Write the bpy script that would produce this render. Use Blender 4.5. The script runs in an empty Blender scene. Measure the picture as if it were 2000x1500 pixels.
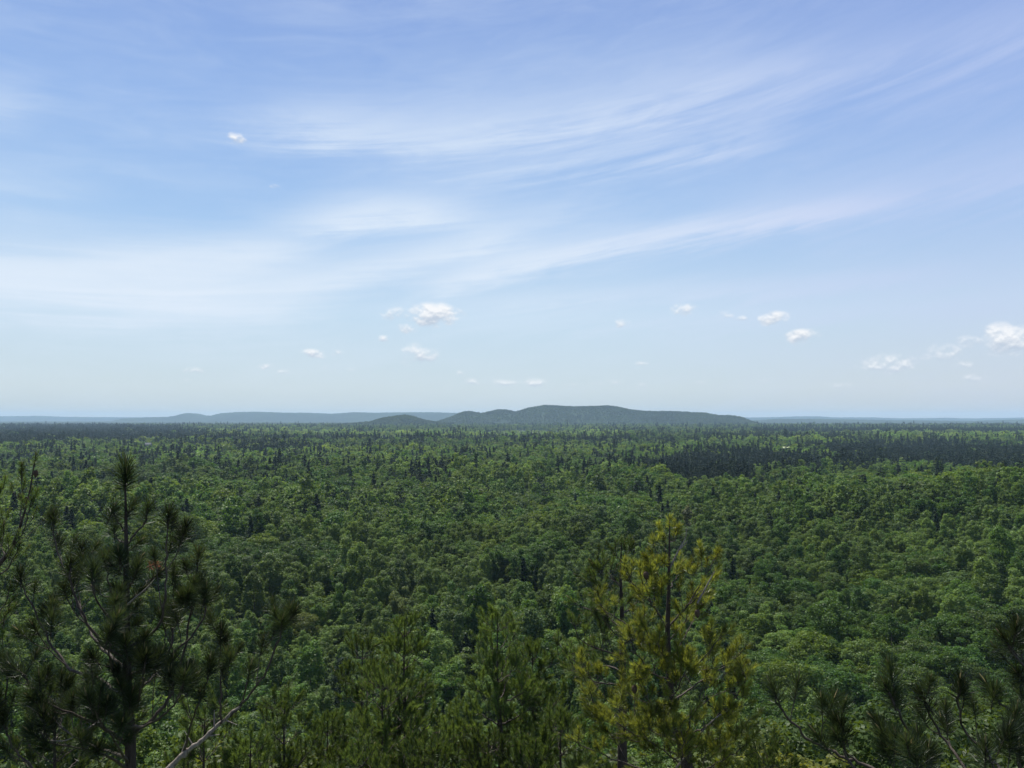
import bpy, math, random
import numpy as np
from mathutils import Vector, Matrix, Quaternion

random.seed(7)
rng = np.random.default_rng(7)
sc = bpy.context.scene
C = sc.collection
R = math.radians

# ------------------------------------------------------------------ camera
EYE = 57.0
F_PX = 1570.0                       # focal length in photo pixels (2000 wide)
PITCH = math.atan((818 - 750) / F_PX)
cam_d = bpy.data.cameras.new('camera')
cam_d.sensor_width = 36
cam_d.lens = 36 * F_PX / 2000
cam_d.clip_start = 0.1
cam_d.clip_end = 60000
cam = bpy.data.objects.new('camera', cam_d)
C.objects.link(cam)
cam.location = (0, 0, EYE)
cam.rotation_euler = (math.pi / 2 + PITCH, 0, 0)
sc.camera = cam
sc.view_settings.view_transform = 'Standard'
sc.view_settings.look = 'None'
EXPO = 0.64
sc.view_settings.exposure = EXPO
sc.view_settings.gamma = 1
sc.view_settings.use_curve_mapping = False
cy = sc.cycles
cy.max_bounces = 5
cy.diffuse_bounces = 2
cy.glossy_bounces = 1
cy.transmission_bounces = 2
cy.volume_bounces = 1
cy.transparent_max_bounces = 4
cy.use_denoising = True
cy.sample_clamp_indirect = 4
cy.caustics_reflective = False
cy.caustics_refractive = False

SUN_AZ, SUN_EL = R(-24), R(63)      # azimuth clockwise from +Y (the view direction)
sun_d = bpy.data.lights.new('sun', 'SUN')
sun_d.energy = 5.0
sun_d.angle = R(0.53)
sun_d.color = (1.0, 0.95, 0.86)
sun = bpy.data.objects.new('sun', sun_d)
C.objects.link(sun)
sdir = Vector((math.sin(SUN_AZ) * math.cos(SUN_EL), math.cos(SUN_AZ) * math.cos(SUN_EL), math.sin(SUN_EL)))
sun.rotation_euler = sdir.to_track_quat('Z', 'Y').to_euler()
sun.location = sdir * 300


# ------------------------------------------------------------------ pixel helpers (photo pixels -> place)
def ray(px, py):
    cx = (px - 1000) / F_PX
    cyy = (750 - py) / F_PX
    s, c = math.sin(PITCH), math.cos(PITCH)
    return np.array([cx, c - cyy * s, s + cyy * c])


def P(px, py, d):
    """point seen at a photo pixel, d metres ahead"""
    r = ray(px, py)
    return np.array([0, 0, EYE]) + r * (d / r[1])


def on_plane(px, py, z):
    r = ray(px, py)
    t = (z - EYE) / r[2]
    return np.array([0, 0, EYE]) + r * t


def to_px(x, y, z):
    s, c = math.sin(PITCH), math.cos(PITCH)
    zz = z - EYE
    f = y * c + zz * s
    u = -y * s + zz * c
    return 1000 + F_PX * x / f, 750 - F_PX * u / f


def azel(px, py):
    r = ray(px, py)
    return math.degrees(math.atan2(r[0], r[1])), math.degrees(math.atan2(r[2], math.hypot(r[0], r[1])))


# ------------------------------------------------------------------ node helper
class V:
    nt = None

    def __init__(s, sock):
        s.s = sock

    @staticmethod
    def m(op, *a, clamp=False):
        n = V.nt.nodes.new('ShaderNodeMath')
        n.operation = op
        n.use_clamp = clamp
        for i, x in enumerate(a):
            if isinstance(x, V):
                V.nt.links.new(x.s, n.inputs[i])
            else:
                n.inputs[i].default_value = float(x)
        return V(n.outputs[0])

    def __add__(s, o): return V.m('ADD', s, o)
    def __radd__(s, o): return V.m('ADD', o, s)
    def __sub__(s, o): return V.m('SUBTRACT', s, o)
    def __rsub__(s, o): return V.m('SUBTRACT', o, s)
    def __mul__(s, o): return V.m('MULTIPLY', s, o)
    def __rmul__(s, o): return V.m('MULTIPLY', o, s)
    def __truediv__(s, o): return V.m('DIVIDE', s, o)
    def __rtruediv__(s, o): return V.m('DIVIDE', o, s)

    @staticmethod
    def step(x, a, b, lo=0.0, hi=1.0):
        n = V.nt.nodes.new('ShaderNodeMapRange')
        n.interpolation_type = 'SMOOTHSTEP'
        V.nt.links.new(x.s, n.inputs[0])
        for i, v in enumerate((a, b, lo, hi)):
            n.inputs[1 + i].default_value = v
        return V(n.outputs[0])

    @staticmethod
    def xyz(x, y, z=0.0):
        n = V.nt.nodes.new('ShaderNodeCombineXYZ')
        for i, v in enumerate((x, y, z)):
            if isinstance(v, V):
                V.nt.links.new(v.s, n.inputs[i])
            else:
                n.inputs[i].default_value = v
        return V(n.outputs[0])

    @staticmethod
    def noise(vec, scale=1.0, detail=4.0, rough=0.55, dist=0.0, dims='3D'):
        n = V.nt.nodes.new('ShaderNodeTexNoise')
        n.noise_dimensions = dims
        if vec is not None:
            V.nt.links.new(vec.s, n.inputs['Vector'])
        n.inputs['Scale'].default_value = scale
        n.inputs['Detail'].default_value = detail
        n.inputs['Roughness'].default_value = rough
        n.inputs['Distortion'].default_value = dist
        return V(n.outputs[0])

    @staticmethod
    def mix(f, a, b, blend='MIX'):
        n = V.nt.nodes.new('ShaderNodeMix')
        n.data_type = 'RGBA'
        n.blend_type = blend
        for k, x in ((0, f), (6, a), (7, b)):
            if isinstance(x, V):
                V.nt.links.new(x.s, n.inputs[k])
            elif k == 0:
                n.inputs[0].default_value = x
            else:
                n.inputs[k].default_value = (*x, 1)
        return V(n.outputs[2])

    @staticmethod
    def ramp(f, stops):
        n = V.nt.nodes.new('ShaderNodeValToRGB')
        e = n.color_ramp.elements
        while len(e) < len(stops):
            e.new(0.5)
        for k, (p, c) in enumerate(stops):
            e[k].position = p
            e[k].color = (*c, 1)
        V.nt.links.new(f.s, n.inputs[0])
        return V(n.outputs[0])


def lin(r, g, b):
    f = lambda c: (c / 255 / 12.92) if c / 255 <= 0.04045 else ((c / 255 + 0.055) / 1.055) ** 2.4
    return (f(r), f(g), f(b))


# ------------------------------------------------------------------ world: Nishita sky, cirrus and small cumulus
world = bpy.data.worlds.new('World')
sc.world = world
world.use_nodes = True
nt = world.node_tree
nt.nodes.clear()
V.nt = nt
BG = 0.1
sky = nt.nodes.new('ShaderNodeTexSky')
sky.sky_type = 'NISHITA'
sky.sun_disc = False
sky.sun_elevation = SUN_EL
sky.sun_rotation = SUN_AZ
sky.altitude = 300
sky.air_density = 1.0
sky.dust_density = 0.6
sky.ozone_density = 1.6
tc = nt.nodes.new('ShaderNodeTexCoord')
sep = nt.nodes.new('ShaderNodeSeparateXYZ')
nt.links.new(tc.outputs['Generated'], sep.inputs[0])
dx, dy, dz = (V(sep.outputs[i]) for i in range(3))
az = V.m('ARCTAN2', dx, dy) * (180 / math.pi)
el = V.m('ARCSINE', dz) * (180 / math.pi)
s10 = 1 / BG / 2 ** EXPO
K = lambda c: tuple(v * s10 for v in c)
# the air's own colour by elevation, laid over the physical sky
air = V.ramp(V.m('MULTIPLY', el, 1 / 60, clamp=True), [
    (0.0, lin(190, 204, 213)), (0.035, lin(203, 217, 226)), (0.12, lin(198, 221, 240)),
    (0.22, lin(167, 201, 240)), (0.34, lin(147, 182, 235)), (0.46, lin(137, 168, 226)), (1.0, lin(92, 128, 196))])
airk = V.mix(1.0, air, (s10, s10, s10), 'MULTIPLY')
base = V.mix(0.84, V.mix(1.0, V(sky.outputs[0]), (0.8, 0.8, 0.8), 'MULTIPLY'), airk)
# eastern part of the view is a little more violet
base = V.mix(V.step(az, 4, 38, 0, 0.45), base, V.mix(1.0, base, (1.04, 0.93, 0.99), 'MULTIPLY'))

# warp that gives cirrus its torn edges
warp = V.noise(V.xyz(az * 0.07, el * 0.16, 3.1), 1.0, 4, 0.55)
warp2 = V.noise(V.xyz(az * 0.11, el * 0.55 - az * 0.10, 7.7), 1.0, 6, 0.6)
wob = (warp - 0.5) * 3.2 + (warp2 - 0.5) * 1.6
# long fibres fanning up to the right
fan = el - az * 0.13 - az * az * 0.0022
fib = V.noise(V.xyz(az * 0.05, fan * 1.35, 1.3), 1.0, 9, 0.66, 0.5)
fib2 = V.noise(V.xyz(az * 0.13, fan * 0.7, 9.3), 1.0, 8, 0.66, 0.6)
fibre = V.step(fib * 0.6 + fib2 * 0.4, 0.38, 0.64)

BANDS = [  # three photo points, half width (deg), left/right extents (px), softness(deg), strength, fibre share
    ([(0, 560), (250, 560), (560, 560)], 2.1, -250, 600, 7, 1.05, 0.3),
    ([(0, 530), (300, 508), (560, 495)], 0.9, -250, 640, 5, 0.85, 0.4),
    ([(520, 560), (800, 500), (1100, 470)], 1.8, 500, 1300, 7, 0.35, 0.5),
    ([(150, 600), (400, 610), (640, 600)], 1.0, 120, 640, 5, 0.45, 0.35),
    ([(450, 590), (760, 520), (1100, 440)], 0.85, 450, 1080, 5, 0.75, 0.4),
    ([(840, 550), (1250, 468), (1650, 405)], 0.75, 820, 1750, 6, 0.95, 0.3),
    ([(1300, 450), (1700, 380), (2150, 310)], 1.7, 1350, 2400, 9, 0.45, 0.4),
    ([(500, 455), (650, 425), (860, 425)], 1.2, 510, 980, 7, 0.85, 0.55),
    ([(390, 240), (620, 245), (850, 262)], 1.6, 440, 900, 8, 0.66, 0.45),
    ([(850, 262), (1200, 225), (1560, 150)], 1.9, 760, 1560, 7, 0.66, 0.42),
    ([(1500, 165), (1800, 110), (2100, 60)], 1.9, 1420, 2300, 6, 0.42, 0.4),
    ([(950, 345), (1200, 310), (1560, 250)], 0.9, 900, 1530, 5, 0.5, 0.65),
    ([(880, 600), (1350, 575), (1900, 538)], 0.8, 850, 1950, 7, 0.50, 0.4),
    ([(900, 640), (1400, 625), (2000, 600)], 0.7, 800, 2100, 9, 0.3, 0.4),
    ([(-50, 200), (20, 195), (110, 205)], 1.2, -200, 90, 3, 0.35, 0.4),
    ([(-50, 350), (80, 370), (250, 385)], 1.3, -200, 160, 6, 0.30, 0.4),
    ([(600, 380), (900, 400), (1250, 400)], 1.6, 650, 1250, 6, 0.28, 0.6),
    ([(700, 180), (1000, 140), (1400, 110)], 1.6, 800, 1500, 6, 0.20, 0.5),
]
trans = None
for pts, w, x0, x1, soft, stren, fs in BANDS:
    ae = [azel(*p) for p in pts]
    c2, c1, c0 = np.polyfit([a for a, _ in ae], [e for _, e in ae], 2)
    mid = (c0 + az * c1 + az * az * c2)
    t = (el + wob * (0.30 + 0.16 * w) + (fib - 0.5) * (1.6 + w * 1.2) + (fib2 - 0.5) * 1.8 - mid) / w
    g = V.m('EXPONENT', t * t * -0.8)
    a0 = azel(x0, pts[0][1])[0]
    a1 = azel(x1, pts[2][1])[0]
    azw = az + (warp2 - 0.5) * 8
    win = V.step(azw, a0 - soft * 0.5, a0 + soft) * V.step(azw, a1 - soft, a1 + soft * 0.6, 1, 0)
    d = g * win * (fibre * fs + (1 - fs)) * (stren * 1.12)
    one = 1 - d
    trans = one if trans is None else trans * one
# the same kind of cirrus over the rest of the sky, out of view
back = V.step(V.m('ABSOLUTE', az), 50, 75)
trans = trans * (1 - back * V.step(warp * 0.6 + warp2 * 0.4, 0.45, 0.7) * fibre * 0.6 * V.step(el, 2, 12))
# faint veil everywhere
veil = V.step(fib2 * 0.5 + warp * 0.5, 0.35, 0.75) * 0.26
cir = 1 - trans * (1 - veil)
cir_col = V.mix(V.step(az, -5, 35), K(lin(226, 238, 252)), K(lin(200, 212, 244)))
skyc = V.mix(cir * 0.92, base, cir_col)

# small cumulus: torn noise inside soft ellipses, lit from above
PUFFS = [  # px, py, half w, half h, strength
    (848, 614, 50, 23, 1.0), (775, 612, 32, 14, 0.55), (795, 640, 24, 9, 0.62), (752, 662, 13, 8, 0.7),
    (815, 690, 46, 20, 0.60), (610, 690, 24, 9, 0.85), (660, 688, 22, 7, 0.40), (520, 716, 20, 6, 0.6),
    (558, 726, 14, 5, 0.5), (380, 724, 22, 8, 0.5), (360, 742, 16, 5, 0.3), (925, 746, 20, 9, 0.45),
    (985, 748, 34, 9, 0.42), (1048, 747, 32, 10, 0.5), (900, 728, 12, 7, 0.38), (1335, 604, 24, 13, 0.72),
    (1215, 631, 16, 9, 0.5), (1250, 710, 12, 5, 0.62), (1514, 622, 25, 14, 0.92), (1566, 657, 29, 14, 0.95),
    (1410, 615, 24, 10, 0.36), (1448, 621, 12, 6, 0.5), (1735, 711, 48, 18, 0.68), (1838, 690, 34, 18, 0.52),
    (1884, 711, 24, 8, 0.5), (1966, 660, 36, 26, 0.95), (1897, 664, 20, 11, 0.5), (1900, 738, 30, 8, 0.42),
    (1190, 748, 34, 8, 0.38), (1256, 753, 22, 7, 0.36), (1365, 750, 22, 8, 0.36), (1620, 752, 60, 7, 0.28),
    (460, 270, 17, 11, 0.72), (536, 364, 9, 5, 0.5), (1500, 742, 24, 6, 0.28), (1115, 752, 22, 6, 0.3),
    (700, 722, 18, 6, 0.3), (640, 716, 18, 6, 0.25)]
cw = V.noise(V.xyz(az * 0.9, el * 1.3, 5.0), 1.0, 3, 0.5)
cn = V.noise(V.xyz(az * 0.95, el * 1.25, 2.0), 1.0, 7, 0.58, 0.0)
cn_up = V.noise(V.xyz(az * 0.95, el * 1.25 + 0.22, 2.0), 1.0, 3, 0.5, 0.0)
azc = az + (cw - 0.5) * 1.1
elc = el + (cn - 0.5) * 0.5
q = None
low = None
for px, py, hw, hh, st in PUFFS:
    a, e = azel(px, py)
    kx = math.degrees(hw * 1.3 / F_PX)
    ky = math.degrees(hh * 1.35 / F_PX)
    u = (azc - a) / kx
    v = (elc - e) / ky
    r = V.m('MAXIMUM', 1 - (u * u + v * v), 0.0)
    lv = r * v
    low = lv if low is None else low + lv
    r = r * st
    q = r if q is None else V.m('MAXIMUM', q, r)
cum = V.step(q * 1.15 + (cn - 0.5) * 2.6 - 0.10, 0.04, 1.0) * V.step(q, 0.0, 0.32)
shade = V.m('ADD', (cn - cn_up) * 3.0 + 0.62, low * 1.5, clamp=True)
cum_col = V.mix(shade, K(lin(196, 208, 224)), K((0.96, 0.97, 0.99)))
skyc = V.mix(cum * V.step(q, 0.0, 0.7, 0.42, 1.0), skyc, cum_col)
bg = nt.nodes.new('ShaderNodeBackground')
bg.inputs[1].default_value = BG
nt.links.new(skyc.s, bg.inputs[0])
wo = nt.nodes.new('ShaderNodeOutputWorld')
nt.links.new(bg.outputs[0], wo.inputs[0])
world.cycles.sampling_method = 'MANUAL'
world.cycles.sample_map_resolution = 512


# ------------------------------------------------------------------ object helpers
def tag(o, label=None, cat=None, group=None, kind=None):
    if label: o['label'] = label
    if cat: o['category'] = cat
    if group: o['group'] = group
    if kind: o['kind'] = kind
    return o


def link(o, parent=None):
    C.objects.link(o)
    if parent is not None:
        o.parent = parent
    return o


def mesh_np(name, v, f, mats, k=None, smooth=False, mat_idx=None):
    """v (n,3); f (m,3|4) array or list of arrays of different widths"""
    me = bpy.data.meshes.new(name)
    fs = f if isinstance(f, list) else [f]
    fs = [np.asarray(a, dtype=np.int32) for a in fs if len(a)]
    loops = np.concatenate([a.ravel() for a in fs])
    counts = np.concatenate([np.full(len(a), a.shape[1], np.int32) for a in fs])
    starts = np.concatenate([[0], np.cumsum(counts)[:-1]]).astype(np.int32)
    me.vertices.add(len(v))
    me.vertices.foreach_set('co', np.asarray(v, np.float32).ravel())
    me.loops.add(len(loops))
    me.loops.foreach_set('vertex_index', loops)
    me.polygons.add(len(counts))
    me.polygons.foreach_set('loop_start', starts)
    if smooth:
        me.polygons.foreach_set('use_smooth', np.ones(len(counts), bool))
    for m in mats:
        me.materials.append(m)
    if mat_idx is not None:
        me.polygons.foreach_set('material_index', np.asarray(mat_idx, np.int32))
    me.update(calc_edges=True)
    return me


def ob(name, me, parent=None):
    return link(bpy.data.objects.new(name, me), parent)


def empty(name, loc):
    o = bpy.data.objects.new(name, None)
    o.empty_display_size = 0.2
    o.location = loc
    return link(o)


def nrm(a):
    return a / np.maximum(np.linalg.norm(a, axis=-1, keepdims=True), 1e-9)


# value noise on the plane
_T = np.random.default_rng(11).random((256, 256))


def vnoise(x, y):
    xi = np.floor(x).astype(int)
    yi = np.floor(y).astype(int)
    fx = x - xi
    fy = y - yi
    fx = fx * fx * (3 - 2 * fx)
    fy = fy * fy * (3 - 2 * fy)
    g = lambda a, b: _T[a & 255, b & 255]
    return (g(xi, yi) * (1 - fx) + g(xi + 1, yi) * fx) * (1 - fy) + (g(xi, yi + 1) * (1 - fx) + g(xi + 1, yi + 1) * fx) * fy


def fbm(x, y, o=4):
    s, a, t = 0, 1, 0
    for i in range(o):
        s = s + a * vnoise(x * 2 ** i + 17 * i, y * 2 ** i + 5 * i)
        t += a
        a *= 0.5
    return s / t


# ------------------------------------------------------------------ materials
def new_mat(name):
    m = bpy.data.materials.new(name)
    m.use_nodes = True
    m.node_tree.nodes.clear()
    V.nt = m.node_tree
    return m


def geo_out(i):
    n = V.nt.nodes.new('ShaderNodeNewGeometry')
    return V(n.outputs[i])


def finish(m, shader):
    o = V.nt.nodes.new('ShaderNodeOutputMaterial')
    V.nt.links.new(shader, o.inputs[0])
    return m


def leaf_shader(col, trans_col, tw=0.35, rough=0.5, spec=0.4, bump=None):
    nt = V.nt
    p = nt.nodes.new('ShaderNodeBsdfPrincipled')
    nt.links.new(col.s, p.inputs['Base Color'])
    p.inputs['Roughness'].default_value = rough
    p.inputs['Specular IOR Level'].default_value = spec
    t = nt.nodes.new('ShaderNodeBsdfTranslucent')
    nt.links.new(trans_col.s, t.inputs['Color'])
    mx = nt.nodes.new('ShaderNodeMixShader')
    mx.inputs[0].default_value = tw
    nt.links.new(p.outputs[0], mx.inputs[1])
    nt.links.new(t.outputs[0], mx.inputs[2])
    return mx.outputs[0]


def tint_attr():
    n = V.nt.nodes.new('ShaderNodeAttribute')
    n.attribute_type = 'INSTANCER'
    n.attribute_name = 'leaf_tint'
    return V(n.outputs['Color'])


def leaf_mat(name, tw, rough, spec, var=0.5, yshift=(1.6, 1.35, 0.55)):
    """leaves: the tree's own hue, a different one for each leaf and each bough"""
    m = new_mat(name)
    c = tint_attr()
    isl = geo_out('Random Per Island')
    pos = geo_out('Position')
    n = V.noise(pos, 0.55, 3, 0.6)
    f = (isl - 0.5) * var + (n - 0.5) * 0.9 + 1.0
    col = V.mix(1.0, c, V.xyz(f, f, f), 'MULTIPLY')
    col = V.mix(V.step(isl, 0.75, 1.0, 0, 0.5), col, V.mix(1.0, col, (1.22, 1.18, 0.85), 'MULTIPLY'))
    tcol = V.mix(1.0, col, yshift, 'MULTIPLY')
    return finish(m, leaf_shader(col, tcol, tw, rough, spec))


M_leaf = leaf_mat('broad_leaves', 0.42, 0.5, 0.18, 0.35)
M_conif = leaf_mat('conifer_boughs', 0.12, 0.65, 0.12, 0.4, (1.2, 1.2, 0.7))


def needle_mat(name, col, tcol, tw, rough, spec, brown):
    m = new_mat(name)
    isl = geo_out('Random Per Island')
    oi = V.nt.nodes.new('ShaderNodeObjectInfo')
    orr = V(oi.outputs['Random'])
    f = (isl - 0.5) * 0.9 + (orr - 0.5) * 1.0 + 1.0
    c = V.mix(1.0, V.mix(0.0, col, col), V.xyz(f, f, f), 'MULTIPLY')
    t = V.mix(1.0, V.mix(0.0, tcol, tcol), V.xyz(f, f, f), 'MULTIPLY')
    b = V.step(orr * 0.6 + isl * 0.4, 0.90, 1.0, 0, 0.6)
    c = V.mix(b, c, brown)
    t = V.mix(b, t, tuple(v * 1.3 for v in brown))
    return finish(m, leaf_shader(c, t, tw, rough, spec))


M_redneedle = needle_mat('long_pine_needles', (0.017, 0.031, 0.012), (0.050, 0.070, 0.016), 0.28, 0.45, 0.3, (0.12, 0.07, 0.022))
M_goldneedle = needle_mat('yellow_green_needles', (0.084, 0.110, 0.022), (0.29, 0.315, 0.034), 0.42, 0.4, 0.4, (0.22, 0.12, 0.025))
M_jackneedle = needle_mat('olive_needles', (0.044, 0.076, 0.018), (0.12, 0.17, 0.025), 0.36, 0.45, 0.3, (0.12, 0.085, 0.03))
M_dead = needle_mat('dead_rusty_needles', (0.26, 0.095, 0.05), (0.3, 0.11, 0.05), 0.3, 0.6, 0.2, (0.25, 0.1, 0.05))


def bark(name, c1, c2, scale, spec=0.2):
    m = new_mat(name)
    tcn = V.nt.nodes.new('ShaderNodeTexCoord')
    mp = V.nt.nodes.new('ShaderNodeMapping')
    mp.inputs['Scale'].default_value = (scale, scale, scale * 0.25)
    V.nt.links.new(tcn.outputs['Object'], mp.inputs[0])
    n = V.noise(V(mp.outputs[0]), 1.0, 5, 0.65, 0.4)
    col = V.ramp(n, [(0.32, c1), (0.66, c2)])
    p = V.nt.nodes.new('ShaderNodeBsdfPrincipled')
    V.nt.links.new(col.s, p.inputs['Base Color'])
    p.inputs['Roughness'].default_value = 0.75
    p.inputs['Specular IOR Level'].default_value = spec
    b = V.nt.nodes.new('ShaderNodeBump')
    b.inputs['Strength'].default_value = 0.8
    b.inputs['Distance'].default_value = 0.006
    V.nt.links.new(n.s, b.inputs['Height'])
    V.nt.links.new(b.outputs[0], p.inputs['Normal'])
    return finish(m, p.outputs[0])


M_bark = bark('pine_bark', (0.016, 0.012, 0.009), (0.062, 0.047, 0.038), 40)
M_twig = bark('twig_bark', (0.022, 0.016, 0.012), (0.085, 0.066, 0.052), 60, 0.3)
M_bare = bark('grey_bare_bark', (0.06, 0.045, 0.035), (0.30, 0.26, 0.22), 60, 0.4)
M_trunk = bark('forest_trunk_bark', (0.04, 0.033, 0.026), (0.13, 0.11, 0.09), 3)
M_bud = bark('new_shoot_bud', (0.13, 0.10, 0.035), (0.28, 0.22, 0.10), 80, 0.3)
M_cone = bark('cone_scales', (0.03, 0.02, 0.014), (0.10, 0.065, 0.04), 90)

m = new_mat('forest_floor')
pos = geo_out('Position')
n1 = V.noise(pos, 0.004, 6, 0.6)
n2 = V.noise(pos, 0.12, 6, 0.65)
colf = V.mix(V.step(n2, 0.35, 0.65), (0.024, 0.036, 0.012), (0.050, 0.075, 0.020))
colf = V.mix(V.step(n1, 0.5, 0.65), colf, (0.035, 0.05, 0.018))
p = V.nt.nodes.new('ShaderNodeBsdfPrincipled')
V.nt.links.new(colf.s, p.inputs['Base Color'])
p.inputs['Roughness'].default_value = 0.95
p.inputs['Specular IOR Level'].default_value = 0.1
M_floor = finish(m, p.outputs[0])

m = new_mat('meadow_grass')
pos = geo_out('Position')
n2 = V.noise(pos, 0.03, 6, 0.65)
colf = V.mix(V.step(n2, 0.35, 0.65), (0.055, 0.075, 0.03), (0.09, 0.105, 0.05))
p = V.nt.nodes.new('ShaderNodeBsdfPrincipled')
V.nt.links.new(colf.s, p.inputs['Base Color'])
p.inputs['Roughness'].default_value = 0.9
p.inputs['Specular IOR Level'].default_value = 0.1
M_field = finish(m, p.outputs[0])


def canopy_mat(name, c_dark, c_mid, c_light, s1, s2):
    m = new_mat(name)
    pos = geo_out('Position')
    a = V.noise(pos, s1, 5, 0.6)
    b = V.noise(pos, s2, 4, 0.7)
    col = V.mix(V.step(a, 0.38, 0.55), c_dark, c_mid)
    col = V.mix(V.step(a, 0.58, 0.68) * V.step(b, 0.3, 0.6), col, c_light)
    f = b * 1.5 + 0.25
    col = V.mix(1.0, col, V.xyz(f, f, f), 'MULTIPLY')
    p = V.nt.nodes.new('ShaderNodeBsdfPrincipled')
    V.nt.links.new(col.s, p.inputs['Base Color'])
    p.inputs['Roughness'].default_value = 0.9
    p.inputs['Specular IOR Level'].default_value = 0.1
    return finish(m, p.outputs[0])


M_canopy = canopy_mat('far_woods', (0.007, 0.014, 0.008), (0.014, 0.026, 0.011), (0.040, 0.052, 0.026), 0.0022, 0.03)
M_hill = canopy_mat('wooded_hill', (0.012, 0.024, 0.012), (0.022, 0.042, 0.016), (0.028, 0.054, 0.02), 0.0035, 0.03)
M_ridge = canopy_mat('far_ridge_woods', (0.008, 0.016, 0.010), (0.014, 0.026, 0.012), (0.024, 0.038, 0.018), 0.0015, 0.02)


# ------------------------------------------------------------------ terrain
def ground_z(x, y):
    x = np.asarray(x, float)
    y = np.asarray(y, float)
    d = np.hypot(x, y)
    t = np.clip((d - 4) / 112, 0, 1)
    bluff = 51.0 * (1 - t) ** 1.05
    bluff = np.where(d < 4, 51.0, bluff)
    z = bluff
    g = lambda cx, cy_, sx, sy, h: h * np.exp(-((x - cx) / sx) ** 2 - ((y - cy_) / sy) ** 2)
    z = z + g(330, 330, 190, 120, 21) + g(620, 420, 300, 130, 14)
    z = z + g(-330, 420, 190, 60, 7) + g(60, 620, 420, 50, 7) + g(-560, 720, 300, 60, 6)
    z = z + g(-120, 230, 60, 40, 4)
    und = (fbm(x / 190 + 3, y / 190 + 9, 3) - 0.5) * 13 * np.clip((d - 100) / 200, 0, 1) * np.clip((4200 - d) / 2500, 0, 1)
    z = z + np.maximum(und, -6)
    return z


gx = np.concatenate([np.linspace(-13500, -900, 26), np.linspace(-860, 860, 87), np.linspace(900, 13500, 26)])
gy = np.concatenate([np.linspace(-400, -20, 6), np.linspace(-10, 1000, 102), np.linspace(1050, 4000, 40), np.linspace(4300, 17300, 20)])
GX, GY = np.meshgrid(gx, gy)
GZ = ground_z(GX, GY)
nx, ny = len(gx), len(gy)
idx = np.arange(nx * ny).reshape(ny, nx)
q4 = np.stack([idx[:-1, :-1], idx[:-1, 1:], idx[1:, 1:], idx[1:, :-1]], -1).reshape(-1, 4)
g = ob('ground', mesh_np('ground', np.stack([GX, GY, GZ], -1).reshape(-1, 3), q4, [M_floor], smooth=True))
tag(g, 'dark shaded forest floor falling from the lookout to the wide plain', kind='structure')


# ------------------------------------------------------------------ hills
HILL_PTS = []


def hill(name, label, prof, D, depth, mat, base_z=0.0, nx=220, ny=40, rough=6.0, seed=0, ntrees=0):
    px = np.array([p[0] for p in prof], float)
    py = np.array([p[1] for p in prof], float)
    xs = np.linspace(px[0], px[-1], nx)
    ys = np.interp(xs, px, py)
    top = np.array([P(a, b, D)[2] for a, b in zip(xs, ys)]) - (9 if ntrees else 0)
    wx = np.array([P(a, 800, D)[0] for a in xs])
    ts = np.linspace(-1, 1, ny)
    T, X = np.meshgrid(ts, wx, indexing='ij')
    TOP = np.broadcast_to(top, T.shape)
    prof_t = np.where(T < 0, (1 - T * T) ** 1.4, (1 - T * T))
    rr = np.random.default_rng(seed)
    gul = fbm(X / 260 + seed, T * 2.2 + 4 + seed, 4)
    Z = base_z - 4 + (TOP - base_z) * np.clip(prof_t * (0.52 + 0.96 * gul * (1 - prof_t) + 0.48 * prof_t), 0, 1)
    Z = Z + rr.random(Z.shape) * rough * np.clip(prof_t * 3, 0, 1) - rough * 0.3
    Y = D + T * depth
    if ntrees:
        k = rr.integers(0, int(X.size * 0.62), ntrees)
        HILL_PTS.append(np.stack([X.ravel()[k] + rr.normal(size=ntrees) * 3, Y.ravel()[k], Z.ravel()[k] - 2], 1))
    idx = np.arange(nx * ny).reshape(ny, nx)
    q = np.stack([idx[:-1, :-1], idx[:-1, 1:], idx[1:, 1:], idx[1:, :-1]], -1).reshape(-1, 4)
    o = ob(name, mesh_np(name, np.stack([X, Y, Z], -1).reshape(-1, 3), q, [mat]))
    tag(o, label, kind='structure')
    return o


main_prof = [(830, 828), (862, 821), (885, 813), (900, 806), (912, 803), (925, 804), (940, 807), (955, 804), (970, 800), (990, 800), (1006, 804), (1018, 801),
             (1034, 796), (1048, 794), (1062, 791), (1085, 792), (1120, 794), (1160, 793), (1185, 792), (1203, 794), (1230, 800),
             (1262, 803), (1300, 803), (1335, 804), (1352, 805), (1375, 806), (1398, 811), (1425, 811), (1436, 817),
             (1450, 824), (1466, 829)]
D1 = 6200
hill('hill', 'long wooded hill rising from the plain in the middle of the horizon', main_prof, D1, 800, M_hill, 0, 620, 90, 5, 3, 15000)
hill('hill', 'small rounded wooded knoll in front of the long hill', [(640, 829), (690, 826), (725, 823), (752, 815), (772, 812), (790, 810), (805, 812),
     (822, 818), (850, 824), (890, 828)], 5000, 420, M_hill, 0, 200, 40, 4, 5, 3500)
hill('hill', 'blue far ridge with one small knob along the left horizon', [(250, 817), (330, 814), (352, 811), (365, 807), (380, 807), (395, 811),
     (415, 812), (432, 807), (460, 805), (500, 804), (560, 806), (600, 806), (650, 808), (690, 805), (730, 806),
     (800, 805), (850, 805), (900, 807), (950, 809), (1000, 812)], 11500, 700, M_ridge, 0, 320, 30, 9, 8)
hill('hill', 'very faint low ridge closing the whole horizon', [(-260, 815), (0, 813), (80, 812), (120, 814), (250, 815), (400, 814), (900, 816),
     (1440, 815), (1500, 815), (1560, 813), (1600, 813), (1625, 815), (1700, 815), (1760, 817), (1850, 816), (1900, 817),
     (1960, 816), (2040, 815), (2260, 816)], 15500, 600, M_ridge, 0, 420, 24, 8, 9)
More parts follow.
